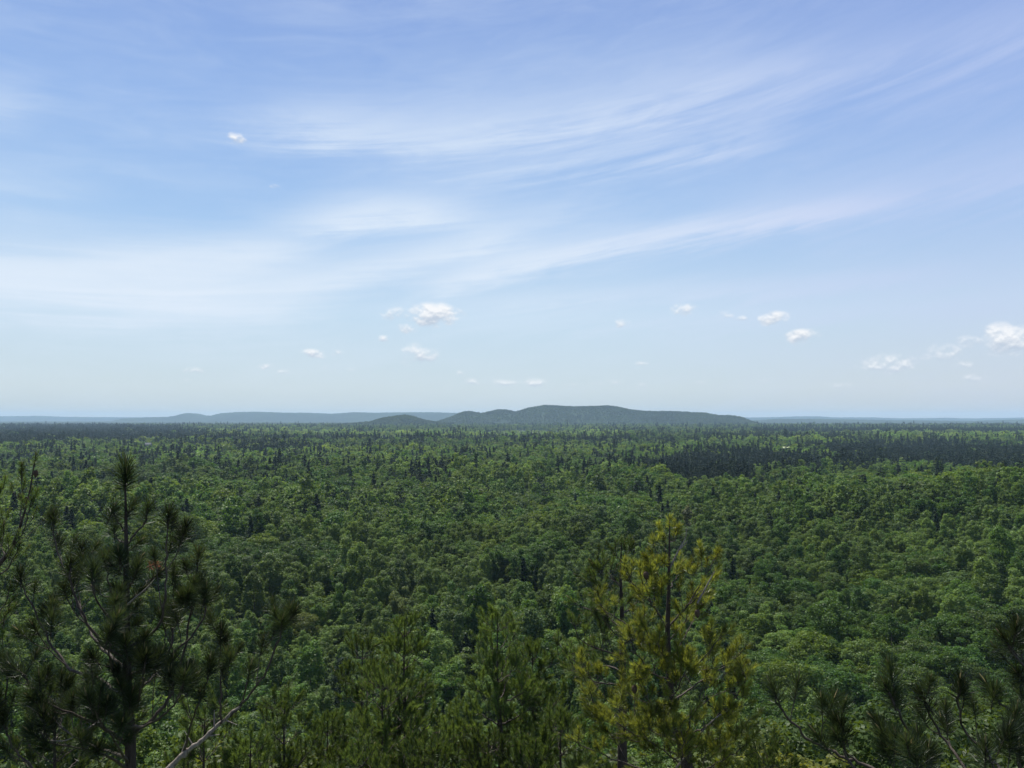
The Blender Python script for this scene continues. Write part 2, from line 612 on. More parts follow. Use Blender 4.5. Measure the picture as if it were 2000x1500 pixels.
hill('hill', 'low blue rise in front of the faint ridge on the right', [(1380, 827), (1450, 822), (1520, 818), (1600, 818), (1700, 820), (1800, 821), (1900, 822), (2000, 819), (2250, 820)],
     9500, 700, M_ridge, 0, 300, 30, 8, 12)

# far woods beyond the last single trees: rough treetops on a polar sheet
NA, NR = 1300, 150
A = np.linspace(-0.66, 0.66, NA)
RR = np.geomspace(5250, 16500, NR)
AA, RRR = np.meshgrid(A, RR)
X = RRR * np.tan(AA)
Y = RRR
rz = np.random.default_rng(5).random(X.shape)
Z = 9 + rz * 9 + fbm(X / 300, Y / 300, 3) * 10 - 3
clear = fbm(X / 420 + 50, Y / 700 + 20, 3)
Z = np.where(clear > 0.63, 3.0, Z)
Z[0] = 0.4
idx = np.arange(NA * NR).reshape(NR, NA)
q4 = np.stack([idx[:-1, :-1], idx[:-1, 1:], idx[1:, 1:], idx[1:, :-1]], -1).reshape(-1, 4)
o = ob('far_woods', mesh_np('far_woods', np.stack([X, Y, Z], -1).reshape(-1, 3), q4, [M_canopy]))
tag(o, 'hazy blue-green treetops of the far plain below the hills', kind='stuff')


# ------------------------------------------------------------------ tree prototypes
def leaves(cen, nor, length, width, g):
    """diamond leaves, bent along the middle"""
    n = len(cen)
    nor = nrm(nor)
    t = nrm(np.cross(nor, g.normal(size=(n, 3))))
    b = np.cross(nor, t)
    L = (length * (0.6 + 0.8 * g.random(n)))[:, None] * 0.5
    W = (width * (0.6 + 0.8 * g.random(n)))[:, None] * 0.5
    v = np.stack([cen - t * L, cen + b * W + nor * W * 0.3, cen + t * L, cen - b * W + nor * W * 0.3], 1).reshape(-1, 3)
    i = np.arange(n)[:, None] * 4
    return v, np.concatenate([i, i + 1, i + 2, i + 3], 1)


def clump_cloud(cc, cr, n_leaf, size, g, up=0.35, flat=0.8):
    w = np.asarray(cr) ** 2
    k = g.choice(len(cc), n_leaf, p=w / w.sum())
    d = nrm(g.normal(size=(n_leaf, 3)))
    d[:, 2] = np.where(d[:, 2] < -0.35, -d[:, 2], d[:, 2])
    rad = cr[k][:, None] * (0.55 + 0.5 * g.random((n_leaf, 1)) ** 0.5)
    c = cc[k] + d * rad * np.array([1, 1, flat])
    nor = d * 0.55 + np.array([0, 0, up]) + g.normal(size=(n_leaf, 3)) * 0.42
    return leaves(c, nor, size, size * 0.62, g)


def crown_mesh(form, seed, n_leaf, size):
    g = np.random.default_rng(seed)
    if form == 'domed':
        n = 84
        d = nrm(g.normal(size=(n, 3)))
        d[:, 2] = np.abs(d[:, 2]) * 1.05 - 0.15
        r = 0.72 + 0.3 * g.random((n, 1))
        cc = d * r * np.array([4.1, 4.1, 4.3]) + np.array([0, 0, 9.6])
        cc += g.normal(size=(n, 3)) * 0.35
        cr = 0.42 + 1.0 * g.random(n) ** 2
        flat = 0.75
    elif form == 'broad':
        n = 110
        a = g.random(n) * 6.283
        rr = np.sqrt(g.random(n)) * 5.0
        cc = np.stack([np.cos(a) * rr, np.sin(a) * rr, 13.0 - (rr / 5.0) ** 2 * 4.5 - g.random(n) * 2.0], 1)
        cr = 0.38 + 1.0 * g.random(n) ** 2
        flat = 0.65
    elif form == 'upright':
        n = 44
        a = g.random(n) * 6.283
        h = g.random(n)
        rr = (0.35 + 2.3 * np.sin(np.clip(h * 0.85 + 0.12, 0, 1) * math.pi) ** 0.7) * (0.55 + 0.5 * g.random(n))
        cc = np.stack([np.cos(a) * rr, np.sin(a) * rr, 6.0 + h * 10.0], 1)
        cr = 0.5 + 0.5 * g.random(n)
        flat = 1.5
    else:  # ragged
        n = 64
        nb = 8
        dirs = nrm(np.stack([g.normal(size=nb), g.normal(size=nb), 0.7 + g.random(nb)], 1))
        k = g.integers(0, nb, n)
        s = (3.0 + 4.5 * g.random(n))[:, None]
        cc = np.array([0, 0, 6.5]) + dirs[k] * s * np.array([1.0, 1.0, 1.15]) + g.normal(size=(n, 3)) * 0.7
        cr = 0.38 + 0.8 * g.random(n) ** 1.6
        flat = 0.85
    v, f = clump_cloud(cc, cr, int(n_leaf * 0.88), size, g, 0.35, flat)
    # stray sprays between the boughs and a few inner leaves
    c = cc[g.integers(0, len(cc), int(n_leaf * 0.12))] * (0.75 + 0.35 * g.random((int(n_leaf * 0.12), 1)))
    c[:, 2] = np.clip(c[:, 2], 5.0, 18)
    v2, f2 = leaves(c + g.normal(size=c.shape) * 0.5, g.normal(size=c.shape) + np.array([0, 0, 0.4]), size, size * 0.6, g)
    return np.concatenate([v, v2]), np.concatenate([f, f2 + len(v)])


def conifer_mesh(form, seed, n_leaf, size):
    g = np.random.default_rng(seed)
    cs, ns = [], []
    H = 15.0
    tiers = 17
    per = n_leaf // (tiers * 5)
    for i in range(tiers):
        t = i / (tiers - 1)
        z = 2.2 + t * (H - 2.4)
        R_ = (2.7 * (1 - t) ** 0.8 + 0.22) if form == 'spire' else (2.9 * math.sin(min(1, 1.12 - t) * 1.6) ** 0.8 * (0.65 + 0.6 * g.random()) + 0.3)
        nb = 5 if form == 'spire' else 4
        a0 = g.random() * 6.28
        for b in range(nb):
            a = a0 + b * 6.283 / nb + g.normal() * 0.45
            zj = z + g.normal() * 0.38
            Rb = R_ * (0.75 + 0.45 * g.random())
            s = g.random(per) ** 0.6
            lift = (-0.22 if form == 'spire' else 0.25) * s * Rb
            w = 0.28 * (1 - s * 0.5) * Rb + 0.12
            pt = np.stack([np.cos(a) * s * Rb, np.sin(a) * s * Rb, zj + lift], 1) + g.normal(size=(per, 3)) * (w[:, None] * np.array([0.8, 0.8, 0.4]))
            cs.append(pt)
            ns.append(np.tile([0, 0, 1.0], (per, 1)) + g.normal(size=(per, 3)) * 0.6)
    c = np.concatenate(cs)
    nn = np.concatenate(ns)
    return leaves(c, nn, size * 1.2, size * 0.42, g)


def tube(pts, rad, sides=6):
    pts = np.asarray(pts, float)
    n = len(pts)
    tan = nrm(np.gradient(pts, axis=0))
    ref = np.array([0.0, 0, 1]) if abs(tan[0][2]) < 0.9 else np.array([1.0, 0, 0])
    a = np.cross(tan[0], ref)
    a /= np.linalg.norm(a)
    vs = []
    for i in range(n):
        a = a - tan[i] * a.dot(tan[i])
        a /= max(np.linalg.norm(a), 1e-9)
        b = np.cross(tan[i], a)
        th = np.arange(sides) * 2 * math.pi / sides
        vs.append(pts[i] + rad[i] * (np.cos(th)[:, None] * a + np.sin(th)[:, None] * b))
    vs = np.concatenate(vs)
    i = np.arange(n - 1)[:, None] * sides
    j = np.arange(sides)[None]
    k = (j + 1) % sides
    f = np.stack([i + j, i + k, i + k + sides, i + j + sides], -1).reshape(-1, 4)
    return vs, f


def join(parts):
    vs, fs, o = [], [], 0
    for v, f in parts:
        vs.append(v)
        fs.append(f + o)
        o += len(v)
    return np.concatenate(vs), np.concatenate(fs)


FORMS = ['domed', 'broad', 'upright', 'ragged']
LOD = []       # three levels, each a list of meshes; order: domed x2, broad x2, upright x2, ragged x2, spire x2, plumed x2
for lod, (nl, sz, ncn, scz) in enumerate([(6500, 0.36, 3400, 0.50), (1900, 0.66, 1000, 0.85), (420, 1.35, 300, 1.5)]):
    row = []
    for fi, fm in enumerate(FORMS):
        for k in range(2):
            v, f = crown_mesh(fm, 100 + fi * 10 + k, nl, sz)
            row.append(mesh_np('crown', v, f, [M_leaf]))
    for fi, fm in enumerate(['spire', 'plumed']):
        for k in range(2):
            v, f = conifer_mesh(fm, 200 + fi * 10 + k, ncn, scz)
            row.append(mesh_np('conifer', v, f, [M_conif]))
    LOD.append(row)
tv, tf = tube([(0, 0, 0), (0.1, 0, 3), (-0.05, 0.1, 6), (0.1, 0, 9), (0, 0, 12)], [0.26, 0.2, 0.16, 0.1, 0.03], 6)
trunk_me = mesh_np('trunk', tv, tf, [M_trunk], smooth=True)

# ------------------------------------------------------------------ where each forest tree stands
def jitter_grid(cell, y0, y1):
    ys = np.arange(y0, y1, cell)
    out = []
    for yy in ys:
        hw = 0.70 * yy + 25
        xs = np.arange(-hw, hw, cell) + rng.random() * cell
        out.append(np.stack([xs, np.full(len(xs), yy)], 1))
    p = np.concatenate(out)
    return p + (rng.random(p.shape) - 0.5) * cell * 0.85


near = jitter_grid(6.2, 52, 420)
midp = jitter_grid(7.6, 420, 1500)
farp = jitter_grid(11.0, 1500, 3300)
under = jitter_grid(6.5, 60, 420)
farthest = jitter_grid(16.0, 3300, 5300)
pos = np.concatenate([near, midp, farp, farthest, under])
grow = np.concatenate([np.full(len(near), 0.86), np.full(len(midp), 0.98), np.full(len(farp), 1.22), np.full(len(farthest), 1.5), np.full(len(under), 0.5)])
X, Y = pos[:, 0], pos[:, 1]
Z = ground_z(X, Y)
N = len(X)
PX, PY = to_px(X, Y, Z + 13)
PXj = PX + rng.normal(size=N) * 6
PYj = PY + rng.normal(size=N) * 0.8


def inside(poly, x, y):
    r = np.zeros(len(x), bool)
    j = len(poly) - 1
    for i in range(len(poly)):
        xi, yi = poly[i]
        xj, yj = poly[j]
        c = ((yi > y) != (yj > y)) & (x < (xj - xi) * (y - yi) / (yj - yi + 1e-9) + xi)
        r ^= c
        j = i
    return r


DARKS = [  # plantations of dark pines
    [(1230, 912), (1290, 884), (1400, 876), (1560, 882), (1715, 892), (1735, 914), (1620, 918), (1480, 916), (1340, 926)],
    [(1570, 868), (1700, 862), (1860, 866), (2100, 876), (2100, 920), (1930, 912), (1830, 902), (1700, 893), (1640, 884)],
    [(360, 855), (620, 853), (900, 854), (1150, 855), (1350, 858), (1420, 865), (1200, 860), (850, 860), (640, 860), (400, 860)],
    [(-200, 832), (200, 832), (330, 834), (420, 848), (380, 858), (200, 862), (-200, 866)],
    [(1350, 850), (1500, 849), (1660, 852), (1640, 856), (1400, 855)],
    [(440, 870), (560, 869), (660, 872), (650, 876), (560, 877), (460, 876)],
    [(1400, 838), (1900, 838), (2100, 842), (2100, 846), (1500, 844)],
    [(1290, 915), (1400, 906), (1480, 915), (1460, 930), (1330, 932)],
]
dark = np.zeros(N, bool)
for pl in DARKS:
    dark |= inside(pl, PXj, PYj)
FIELDS = [
    [(695, 851), (770, 848), (870, 849), (860, 855), (740, 856)],
    [(925, 846), (1010, 842), (1110, 845), (1180, 851), (1060, 853), (950, 852)],
    [(560, 847), (640, 845), (650, 849), (570, 851)],
    [(1540, 846), (1640, 844), (1650, 847), (1560, 849)],
    [(300, 850), (380, 848), (400, 851), (310, 853)],
    [(1300, 853), (1380, 852), (1385, 855), (1310, 856)],
    [(1850, 852), (1960, 851), (1965, 854), (1870, 855)],
]
field_polys = []
clear = np.zeros(N, bool)
for k, pl in enumerate(FIELDS):
    w = [on_plane(a, b, 0.0) for a, b in pl]
    field_polys.append(w)
    wp = [(a[0], a[1]) for a in w]
    clear |= inside(wp, X, Y) | inside(pl, PX, PY)
for bx, by in ((1535, 876), (622, 848), (290, 869)):
    clear |= (np.abs(PX - bx) < 11) & (PY > by - 7) & (PY < by + 4)
nz = fbm(X / 60 + 3, Y / 60 + 8, 3)
nz2 = fbm(X / 230 + 33, Y / 230 + 18, 3)
nz3 = fbm(X / 26 + 1, Y / 26 + 2, 2)
yy = PY
p_con = np.where(yy < 860, 0.08, np.where(yy < 930, 0.12, np.where(yy < 1010, 0.05, 0.02)))
p_con = p_con + np.where((yy < 940) & (nz > 0.62), 0.45, 0)
is_con = dark & (rng.random(N) < 0.97) | (rng.random(N) < p_con)
# keep: gaps
keep = ~clear | ((rng.random(N) < 0.10) & (Y < 2900))
keep &= ~((nz3 > 0.80) & (Y > 200)) & (rng.random(N) > 0.03)
keep &= ~((Y < 75) & (rng.random(N) < 0.25))
aspen = (fbm(X / 110 + 71, Y / 110 + 40, 3) > 0.55) & ((Y < 800) | (rng.random(N) < 0.15))
aspen |= inside([(420, 975), (900, 960), (1330, 1000), (1320, 1060), (900, 1050), (450, 1050)], PX, PY) & (rng.random(N) < 0.5)
u = rng.random(N)
is_con[N - len(under):] = False
form = np.where(is_con, np.where(rng.random(N) < 0.6, 4, 5),
                np.where(aspen, np.where(u < 0.65, 2, 3), np.where(u < 0.45, 0, np.where(u < 0.78, 1, 3))))
var = form * 2 + rng.integers(0, 2, N)
# colours
base_b = np.array([0.036, 0.068, 0.0185])
pal = np.array([[0.052, 0.106, 0.018], [0.037, 0.086, 0.016], [0.073, 0.118, 0.015], [0.060, 0.105, 0.034], [0.053, 0.090, 0.020], [0.080, 0.134, 0.031]])
tone_names = ['mid green', 'deep green', 'yellow-green', 'grey-green', 'olive', 'light green']
tone = rng.choice(6, N, p=[0.34, 0.25, 0.14, 0.11, 0.09, 0.07])
tone = np.where(aspen & (rng.random(N) < 0.5), 5, tone)
tone = np.where((nz2 > 0.6) & (rng.random(N) < 0.5), 2, tone)
tint = pal[tone] * (0.78 + 0.5 * rng.random(N))[:, None] * (0.72 + 0.55 * nz + 0.45 * nz2)[:, None]
nz4 = fbm(X / 420 + 9, Y / 260 + 61, 3)
tint *= (0.70 + 0.62 * nz4)[:, None]
tint *= np.where((yy > 868) & (yy < 905) & ~dark, 1.08, 1.0)[:, None]
LIGHTS = [[(640, 846), (1150, 838), (1250, 850), (1240, 853), (700, 853)], [(1440, 856), (1650, 858), (1600, 872), (1300, 874), (1280, 866)],
          [(520, 880), (860, 872), (1200, 870), (1180, 880), (900, 888), (620, 894)], [(120, 866), (440, 874), (560, 884), (500, 898), (60, 886)],
          [(1700, 842), (2000, 846), (2000, 862), (1720, 858)], [(1500, 922), (1750, 920), (2000, 926), (2000, 938), (1500, 946)],
          [(240, 838), (700, 838), (660, 850), (440, 850)]]
light = np.zeros(N, bool)
for pl in LIGHTS:
    light |= inside(pl, PXj, PYj)
light &= ~dark & ~is_con
strip = light & (PY < 860) & (PY > 840)
tint[strip] = tint[strip] * 1.35 + np.array([0.02, 0.02, 0.012])
tint[light] *= 1.10
tint[light] += np.array([0.008, 0.010, 0.006])
pale = (fbm(X / 75 + 11, Y / 40 + 7, 2) > 0.68) & (yy > 845) & (yy < 915)
tint[pale] = tint[pale] * 1.3 + np.array([0.018, 0.018, 0.012])
ct = np.array([0.0145, 0.030, 0.0140]) * (0.7 + 0.6 * rng.random(N))[:, None]
tint[is_con] = ct[is_con]
emerg = np.where(rng.random(N) < 0.10, 1.22, 1.0)
scl = grow * emerg * (0.74 + 0.40 * rng.random(N)) * (0.62 + 0.78 * fbm(X / 45 + 5, Y / 45, 2)) * np.where(Y < 110, 0.55 + 0.45 * np.clip((Y - 52) / 58, 0, 1), 1.0)
scl = np.where(is_con, scl * np.where(dark, 1.0, 1.10), scl)
scz = scl * np.where(is_con, 0.9 + 0.25 * rng.random(N), 0.82 + 0.24 * rng.random(N))
scl = np.where(is_con, scl, scl * 1.13)
rot = rng.random(N) * 6.283
# a few trees the photo picks out by colour: photo pixel, tint, form, name
SPECIAL = [
    ((932, 1222), (0.115, 0.135, 0.085), 3, 'silvery pale'), ((790, 1162), (0.10, 0.14, 0.05), 3, 'straw yellow'),
    ((1345, 1012), (0.10, 0.115, 0.06), 2, 'pale yellowish'), ((1035, 1192), (0.045, 0.085, 0.022), 0, 'bright green rounded'),
    ((600, 1190), (0.085, 0.115, 0.028), 1, 'fresh yellow-green'), ((470, 1232), (0.085, 0.10, 0.062), 3, 'silver-leaved'),
    ((615, 985), (0.012, 0.022, 0.012), 4, 'dark'), ((1410, 960), (0.013, 0.024, 0.013), 4, 'dark spired'),
    ((145, 975), (0.06, 0.075, 0.045), 3, 'dusty grey-green'), ((1840, 1150), (0.07, 0.10, 0.026), 1, 'lime green')]
special_ix = {}
for (sx, sy), col, fm, nm in SPECIAL:
    top = np.where(keep, 1, np.inf)
    tx, ty = to_px(X, Y, Z + 14 * scl)
    k = int(np.argmin(((tx - sx) ** 2 + (ty - sy) ** 2) * top))
    tint[k] = col
    form[k] = fm
    var[k] = fm * 2
    is_con[k] = fm >= 4
    scl[k] *= 1.15
    scz[k] = scl[k]
    special_ix[k] = nm

dist = np.hypot(X, Y)
inview = keep & (np.arange(N) < N - len(under)) & (PX > -40) & (PX < 2040) & (to_px(X, Y, Z + 15 * scz)[1] < 1500)
single = np.zeros(N, bool)
for cls in (is_con, ~is_con):
    cand = np.where(inview & cls)[0]
    single[cand[np.argsort(dist[cand] / scl[cand])[:298]]] = True
for k in special_ix:
    single[k] = True

LAND = [(-100, 'beyond the left edge pine'), (170, 'behind the tall dark left pine'), (340, 'just right of the tall left pine leader'),
        (520, 'right of the left pine boughs'), (700, 'between left pine and centre olive pine'), (900, 'above the low middle olive pines'),
        (1100, 'left of the golden pine'), (1300, 'behind the golden pine'), (1450, 'just right of the golden pine'),
        (1620, 'above the right foreground boughs'), (1800, 'toward the right edge'), (1920, 'at the far right edge')]
FWORD = ['round-crowned', 'spreading', 'slender upright', 'ragged', 'spire-shaped', 'plumed']
ORD = ['nearest', 'second nearest', 'third nearest', 'fourth nearest', 'fifth nearest', 'sixth nearest', 'seventh nearest',
       'eighth nearest', 'ninth nearest', 'tenth nearest', 'eleventh nearest', 'twelfth nearest']
cells = {}
order = np.where(single)[0]
order = order[np.argsort(dist[order])]
for k in order:
    land = [t for a, t in LAND if PX[k] >= a][-1] if PX[k] >= -100 else LAND[0][1]
    if is_con[k]:
        tn = 'dark green' if tint[k][1] > 0.029 else 'blackish green'
        yb = PY[k]
        depth = 'far off' if yb < 900 else ('midway' if yb < 960 else 'nearby')
        key = (tn, FWORD[form[k]] + ' conifer', land + ' ' + depth if False else land, depth)
    else:
        key = (tone_names[tone[k]], FWORD[form[k]] + ' tree', land, '')
    if k in special_ix:
        key = (special_ix[k], FWORD[form[k]] + (' conifer' if is_con[k] else ' tree'), land, 'standing out')
    cells.setdefault(key, []).append(k)
labels = {}
for (tn, kd, land, dep), ks in cells.items():
    for i, k in enumerate(ks):
        base_l = f'{tn} {kd} {dep} {land}'.replace('  ', ' ')
        if len(ks) > 1:
            o_ = ORD[i] if i < len(ORD) else f'{i + 1}th nearest'
            base_l = f'{o_} {base_l}'
        labels[k] = base_l

for k in order:
    lod = 0 if dist[k] < 330 else (1 if dist[k] < 900 else 2)
    me = LOD[lod][var[k]]
    loc = (X[k], Y[k], Z[k] - 0.3)
    s3 = (scl[k], scl[k], scz[k])
    if not is_con[k]:
        t = bpy.data.objects.new('broadleaf_tree', None)
        t.location, t.scale, t.rotation_euler = loc, s3, (0, 0, rot[k])
        link(t)
        c = ob('crown', me, t)
        c['leaf_tint'] = [float(a) for a in tint[k]]
        ob('trunk', trunk_me, t)
        tag(t, labels[k], 'tree', 'broadleaf trees of the forest below the lookout')
    else:
        t = ob('conifer_tree', me)
        t.location, t.scale, t.rotation_euler = loc, s3, (0, 0, rot[k])
        t['leaf_tint'] = [float(a) for a in tint[k]]
        tag(t, labels[k], 'conifer', 'dark conifers standing in the forest')


def scatter(name, label, sel, cat, extra=None):
    """the trees past the first three hundred: one object of instanced trees"""
    lods = np.where(dist < 330, 0, np.where(dist < 900, 1, 2))
    ii = np.where(sel)[0]
    me = bpy.data.meshes.new(name)
    if extra is not None:
        ne = len(extra)
        ge = np.random.default_rng(77)
    else:
        ne = 0
    me.vertices.add(len(ii) + ne)
    co = np.stack([X[ii], Y[ii], Z[ii] - 0.3], 1)
    pick, turn, sx, szz, tn = lods[ii] * 12 + var[ii], rot[ii], scl[ii], scz[ii], tint[ii]
    if ne:
        co = np.concatenate([co, extra])
        pick = np.concatenate([pick, 24 + ge.choice([0, 1, 2, 3, 6, 7, 8, 10], ne)])
        turn = np.concatenate([turn, ge.random(ne) * 6.28])
        e_s = 0.75 + 0.45 * ge.random(ne)
        sx = np.concatenate([sx, e_s * 1.25])
        szz = np.concatenate([szz, e_s])
        tn = np.concatenate([tn, pal[ge.choice(5, ne)] * (0.55 + 0.3 * ge.random((ne, 1))) * (0.35 + 1.1 * fbm(extra[:, 0] / 160, extra[:, 2] / 30, 3))[:, None]])
    me.vertices.foreach_set('co', co.astype(np.float32).ravel())
    def att(n, ty, val, key='value'):
        a = me.attributes.new(n, ty, 'POINT')
        a.data.foreach_set(key, val)
    att('pick', 'INT', pick.astype(np.int32))
    att('turn', 'FLOAT_VECTOR', np.stack([0 * turn, 0 * turn, turn], 1).astype(np.float32).ravel(), 'vector')
    att('size', 'FLOAT_VECTOR', np.stack([sx, sx, szz], 1).astype(np.float32).ravel(), 'vector')
    att('leaf_tint', 'FLOAT_VECTOR', tn.astype(np.float32).ravel(), 'vector')
    o = ob(name, me)
    ng = bpy.data.node_groups.new(name + '_scatter', 'GeometryNodeTree')
    ng.interface.new_socket('Geometry', in_out='INPUT', socket_type='NodeSocketGeometry')
    ng.interface.new_socket('Geometry', in_out='OUTPUT', socket_type='NodeSocketGeometry')
    gi = ng.nodes.new('NodeGroupInput')
    go = ng.nodes.new('NodeGroupOutput')
    ci = ng.nodes.new('GeometryNodeCollectionInfo')
    ci.inputs['Collection'].default_value = protos
    ci.inputs['Separate Children'].default_value = True
    ci.inputs['Reset Children'].default_value = True
    iop = ng.nodes.new('GeometryNodeInstanceOnPoints')
    iop.inputs['Pick Instance'].default_value = True
    def na(n, ty):
        a = ng.nodes.new('GeometryNodeInputNamedAttribute')
        a.data_type = ty
        a.inputs['Name'].default_value = n
        return a.outputs['Attribute']
    ng.links.new(gi.outputs[0], iop.inputs['Points'])
    ng.links.new(ci.outputs[0], iop.inputs['Instance'])
    ng.links.new(na('pick', 'INT'), iop.inputs['Instance Index'])
    ng.links.new(na('turn', 'FLOAT_VECTOR'), iop.inputs['Rotation'])
    ng.links.new(na('size', 'FLOAT_VECTOR'), iop.inputs['Scale'])
    ng.links.new(iop.outputs[0], go.inputs[0])
    md = o.modifiers.new('scatter', 'NODES')
    md.node_group = ng
    tag(o, label, kind='stuff')
    o['category'] = cat
    return o


protos = bpy.data.collections.new('tree_kinds')     # never linked to the scene; holds the kinds of tree to scatter
for l in range(3):
    for v_ in range(12):
        po = bpy.data.objects.new(f'kind_{l:02d}_{v_:02d}', LOD[l][v_])
        protos.objects.link(po)
hp = np.concatenate(HILL_PTS)
hx, hy = to_px(hp[:, 0], hp[:, 1], hp[:, 2] + 6)
bare = np.zeros(len(hp), bool)
for pl in ([(1058, 806), (1060, 806), (1064, 824), (1061, 824)],
           [(965, 824), (985, 819), (1000, 826), (968, 829)]):
    bare |= inside(pl, hx, hy)
hp = hp[~bare]
scatter('forest', 'continuous green broadleaf canopy running from the lookout to the hills', keep & ~single & ~is_con, 'forest', hp)
scatter('conifer_forest', 'dark bands of pine plantation and scattered conifers across the plain', keep & ~single & is_con, 'forest')

# meadows, draped over the ground sheet
def sheet_z(x, y):
    ix = np.clip(np.searchsorted(gx, x) - 1, 0, len(gx) - 2)
    iy = np.clip(np.searchsorted(gy, y) - 1, 0, len(gy) - 2)
    fx = (x - gx[ix]) / (gx[ix + 1] - gx[ix])
    fy = (y - gy[iy]) / (gy[iy + 1] - gy[iy])
    a = GZ[iy, ix] * (1 - fx) + GZ[iy, ix + 1] * fx
    b = GZ[iy + 1, ix] * (1 - fx) + GZ[iy + 1, ix + 1] * fx
    return a * (1 - fy) + b * fy


for k, w in enumerate(field_polys):
    wp = np.array([[a[0], a[1]] for a in w])
    lo, hi = wp.min(0), wp.max(0)
    ax = np.linspace(lo[0], hi[0], 40)
    ay = np.linspace(lo[1], hi[1], 40)
    AX, AY = np.meshgrid(ax, ay)
    v = np.stack([AX, AY, sheet_z(AX, AY) + 0.9], -1).reshape(-1, 3)
    ii = np.arange(1600).reshape(40, 40)
    q = np.stack([ii[:-1, :-1], ii[:-1, 1:], ii[1:, 1:], ii[1:, :-1]], -1).reshape(-1, 4)
    cc = v[q].mean(1)
    q = q[inside([tuple(a) for a in wp], cc[:, 0], cc[:, 1])]
    if len(q):
        tag(ob('field', mesh_np('field', v, q, [M_field])), 'pale open meadow among the far woods', kind='structure')


# ------------------------------------------------------------------ small farm buildings in the plain
def flat_mat(name, c, rough=0.6):
    m = new_mat(name)
    n = V.noise(geo_out('Position'), 0.8, 4, 0.6)
    f = n * 0.5 + 0.75
    col = V.mix(1.0, V.mix(0.0, c, c), V.xyz(f, f, f), 'MULTIPLY')
    p = V.nt.nodes.new('ShaderNodeBsdfPrincipled')
    V.nt.links.new(col.s, p.inputs['Base Color'])
    p.inputs['Roughness'].default_value = rough
    return finish(m, p.outputs[0])


M_wall = flat_mat('weathered_boards', (0.22, 0.22, 0.2))
M_roof = flat_mat('pale_metal_roof', (0.30, 0.35, 0.17), 0.8)
M_roof2 = flat_mat('grey_roof', (0.11, 0.115, 0.12), 0.95)
M_dark = flat_mat('dark_doorway', (0.03, 0.03, 0.03))


def barn(px, py, L, W, H, roofm, label, lift=9.0):
    w = on_plane(px, py, lift)
    gz = float(ground_z(w[0], w[1]))
    b = empty('farm_building', (w[0], w[1], gz))
    h0 = lift - gz
    hx, hy = L / 2, W / 2
    v = [(-hx, -hy, 0), (hx, -hy, 0), (hx, hy, 0), (-hx, hy, 0), (-hx, -hy, h0), (hx, -hy, h0), (hx, hy, h0), (-hx, hy, h0), (-hx, 0, h0 + H), (hx, 0, h0 + H)]
    me = bpy.data.meshes.new('wall')
    me.from_pydata(v, [], [(0, 1, 5, 4), (2, 3, 7, 6), (1, 2, 6, 9, 5), (3, 0, 4, 8, 7)])
    me.materials.append(M_wall)
    ob('wall', me, b)
    e = 0.6
    t = 0.25
    v = [(-hx - e, -hy - e, h0 - 0.3), (hx + e, -hy - e, h0 - 0.3), (hx + e, 0, h0 + H + 0.1), (-hx - e, 0, h0 + H + 0.1), (-hx - e, hy + e, h0 - 0.3), (hx + e, hy + e, h0 - 0.3)]
    v = v + [(a, c, d + t) for a, c, d in v]
    me = bpy.data.meshes.new('roof')
    me.from_pydata(v, [], [(0, 3, 2, 1), (3, 4, 5, 2), (6, 7, 8, 9), (9, 8, 11, 10), (0, 1, 7, 6), (4, 10, 11, 5), (1, 2, 8, 7), (2, 5, 11, 8), (0, 6, 9, 3), (3, 9, 10, 4)])
    me.materials.append(roofm)
    ob('roof', me, b)
    me = bpy.data.meshes.new('door')
    me.from_pydata([(-1.6, -hy - 0.05, 0), (1.6, -hy - 0.05, 0), (1.6, -hy - 0.05, 3.2), (-1.6, -hy - 0.05, 3.2)], [], [(0, 1, 2, 3)])
    me.materials.append(M_dark)
    ob('door', me, b)
    tag(b, label, 'building')


barn(1535, 875, 9, 6, 1.6, M_roof, 'tiny barn with a pale yellow-green roof among the right woods', 15.5)
barn(622, 848, 12, 8, 2, M_roof2, 'tiny pale farmhouse at the left meadow edge', 11)
barn(655, 849, 8, 6, 2, M_roof2, 'smaller pale shed just right of the far left farmhouse', 11)
barn(290, 868, 9, 6, 2.4, M_roof2, 'tiny grey-roofed cabin among trees above the left pine leader', 15)


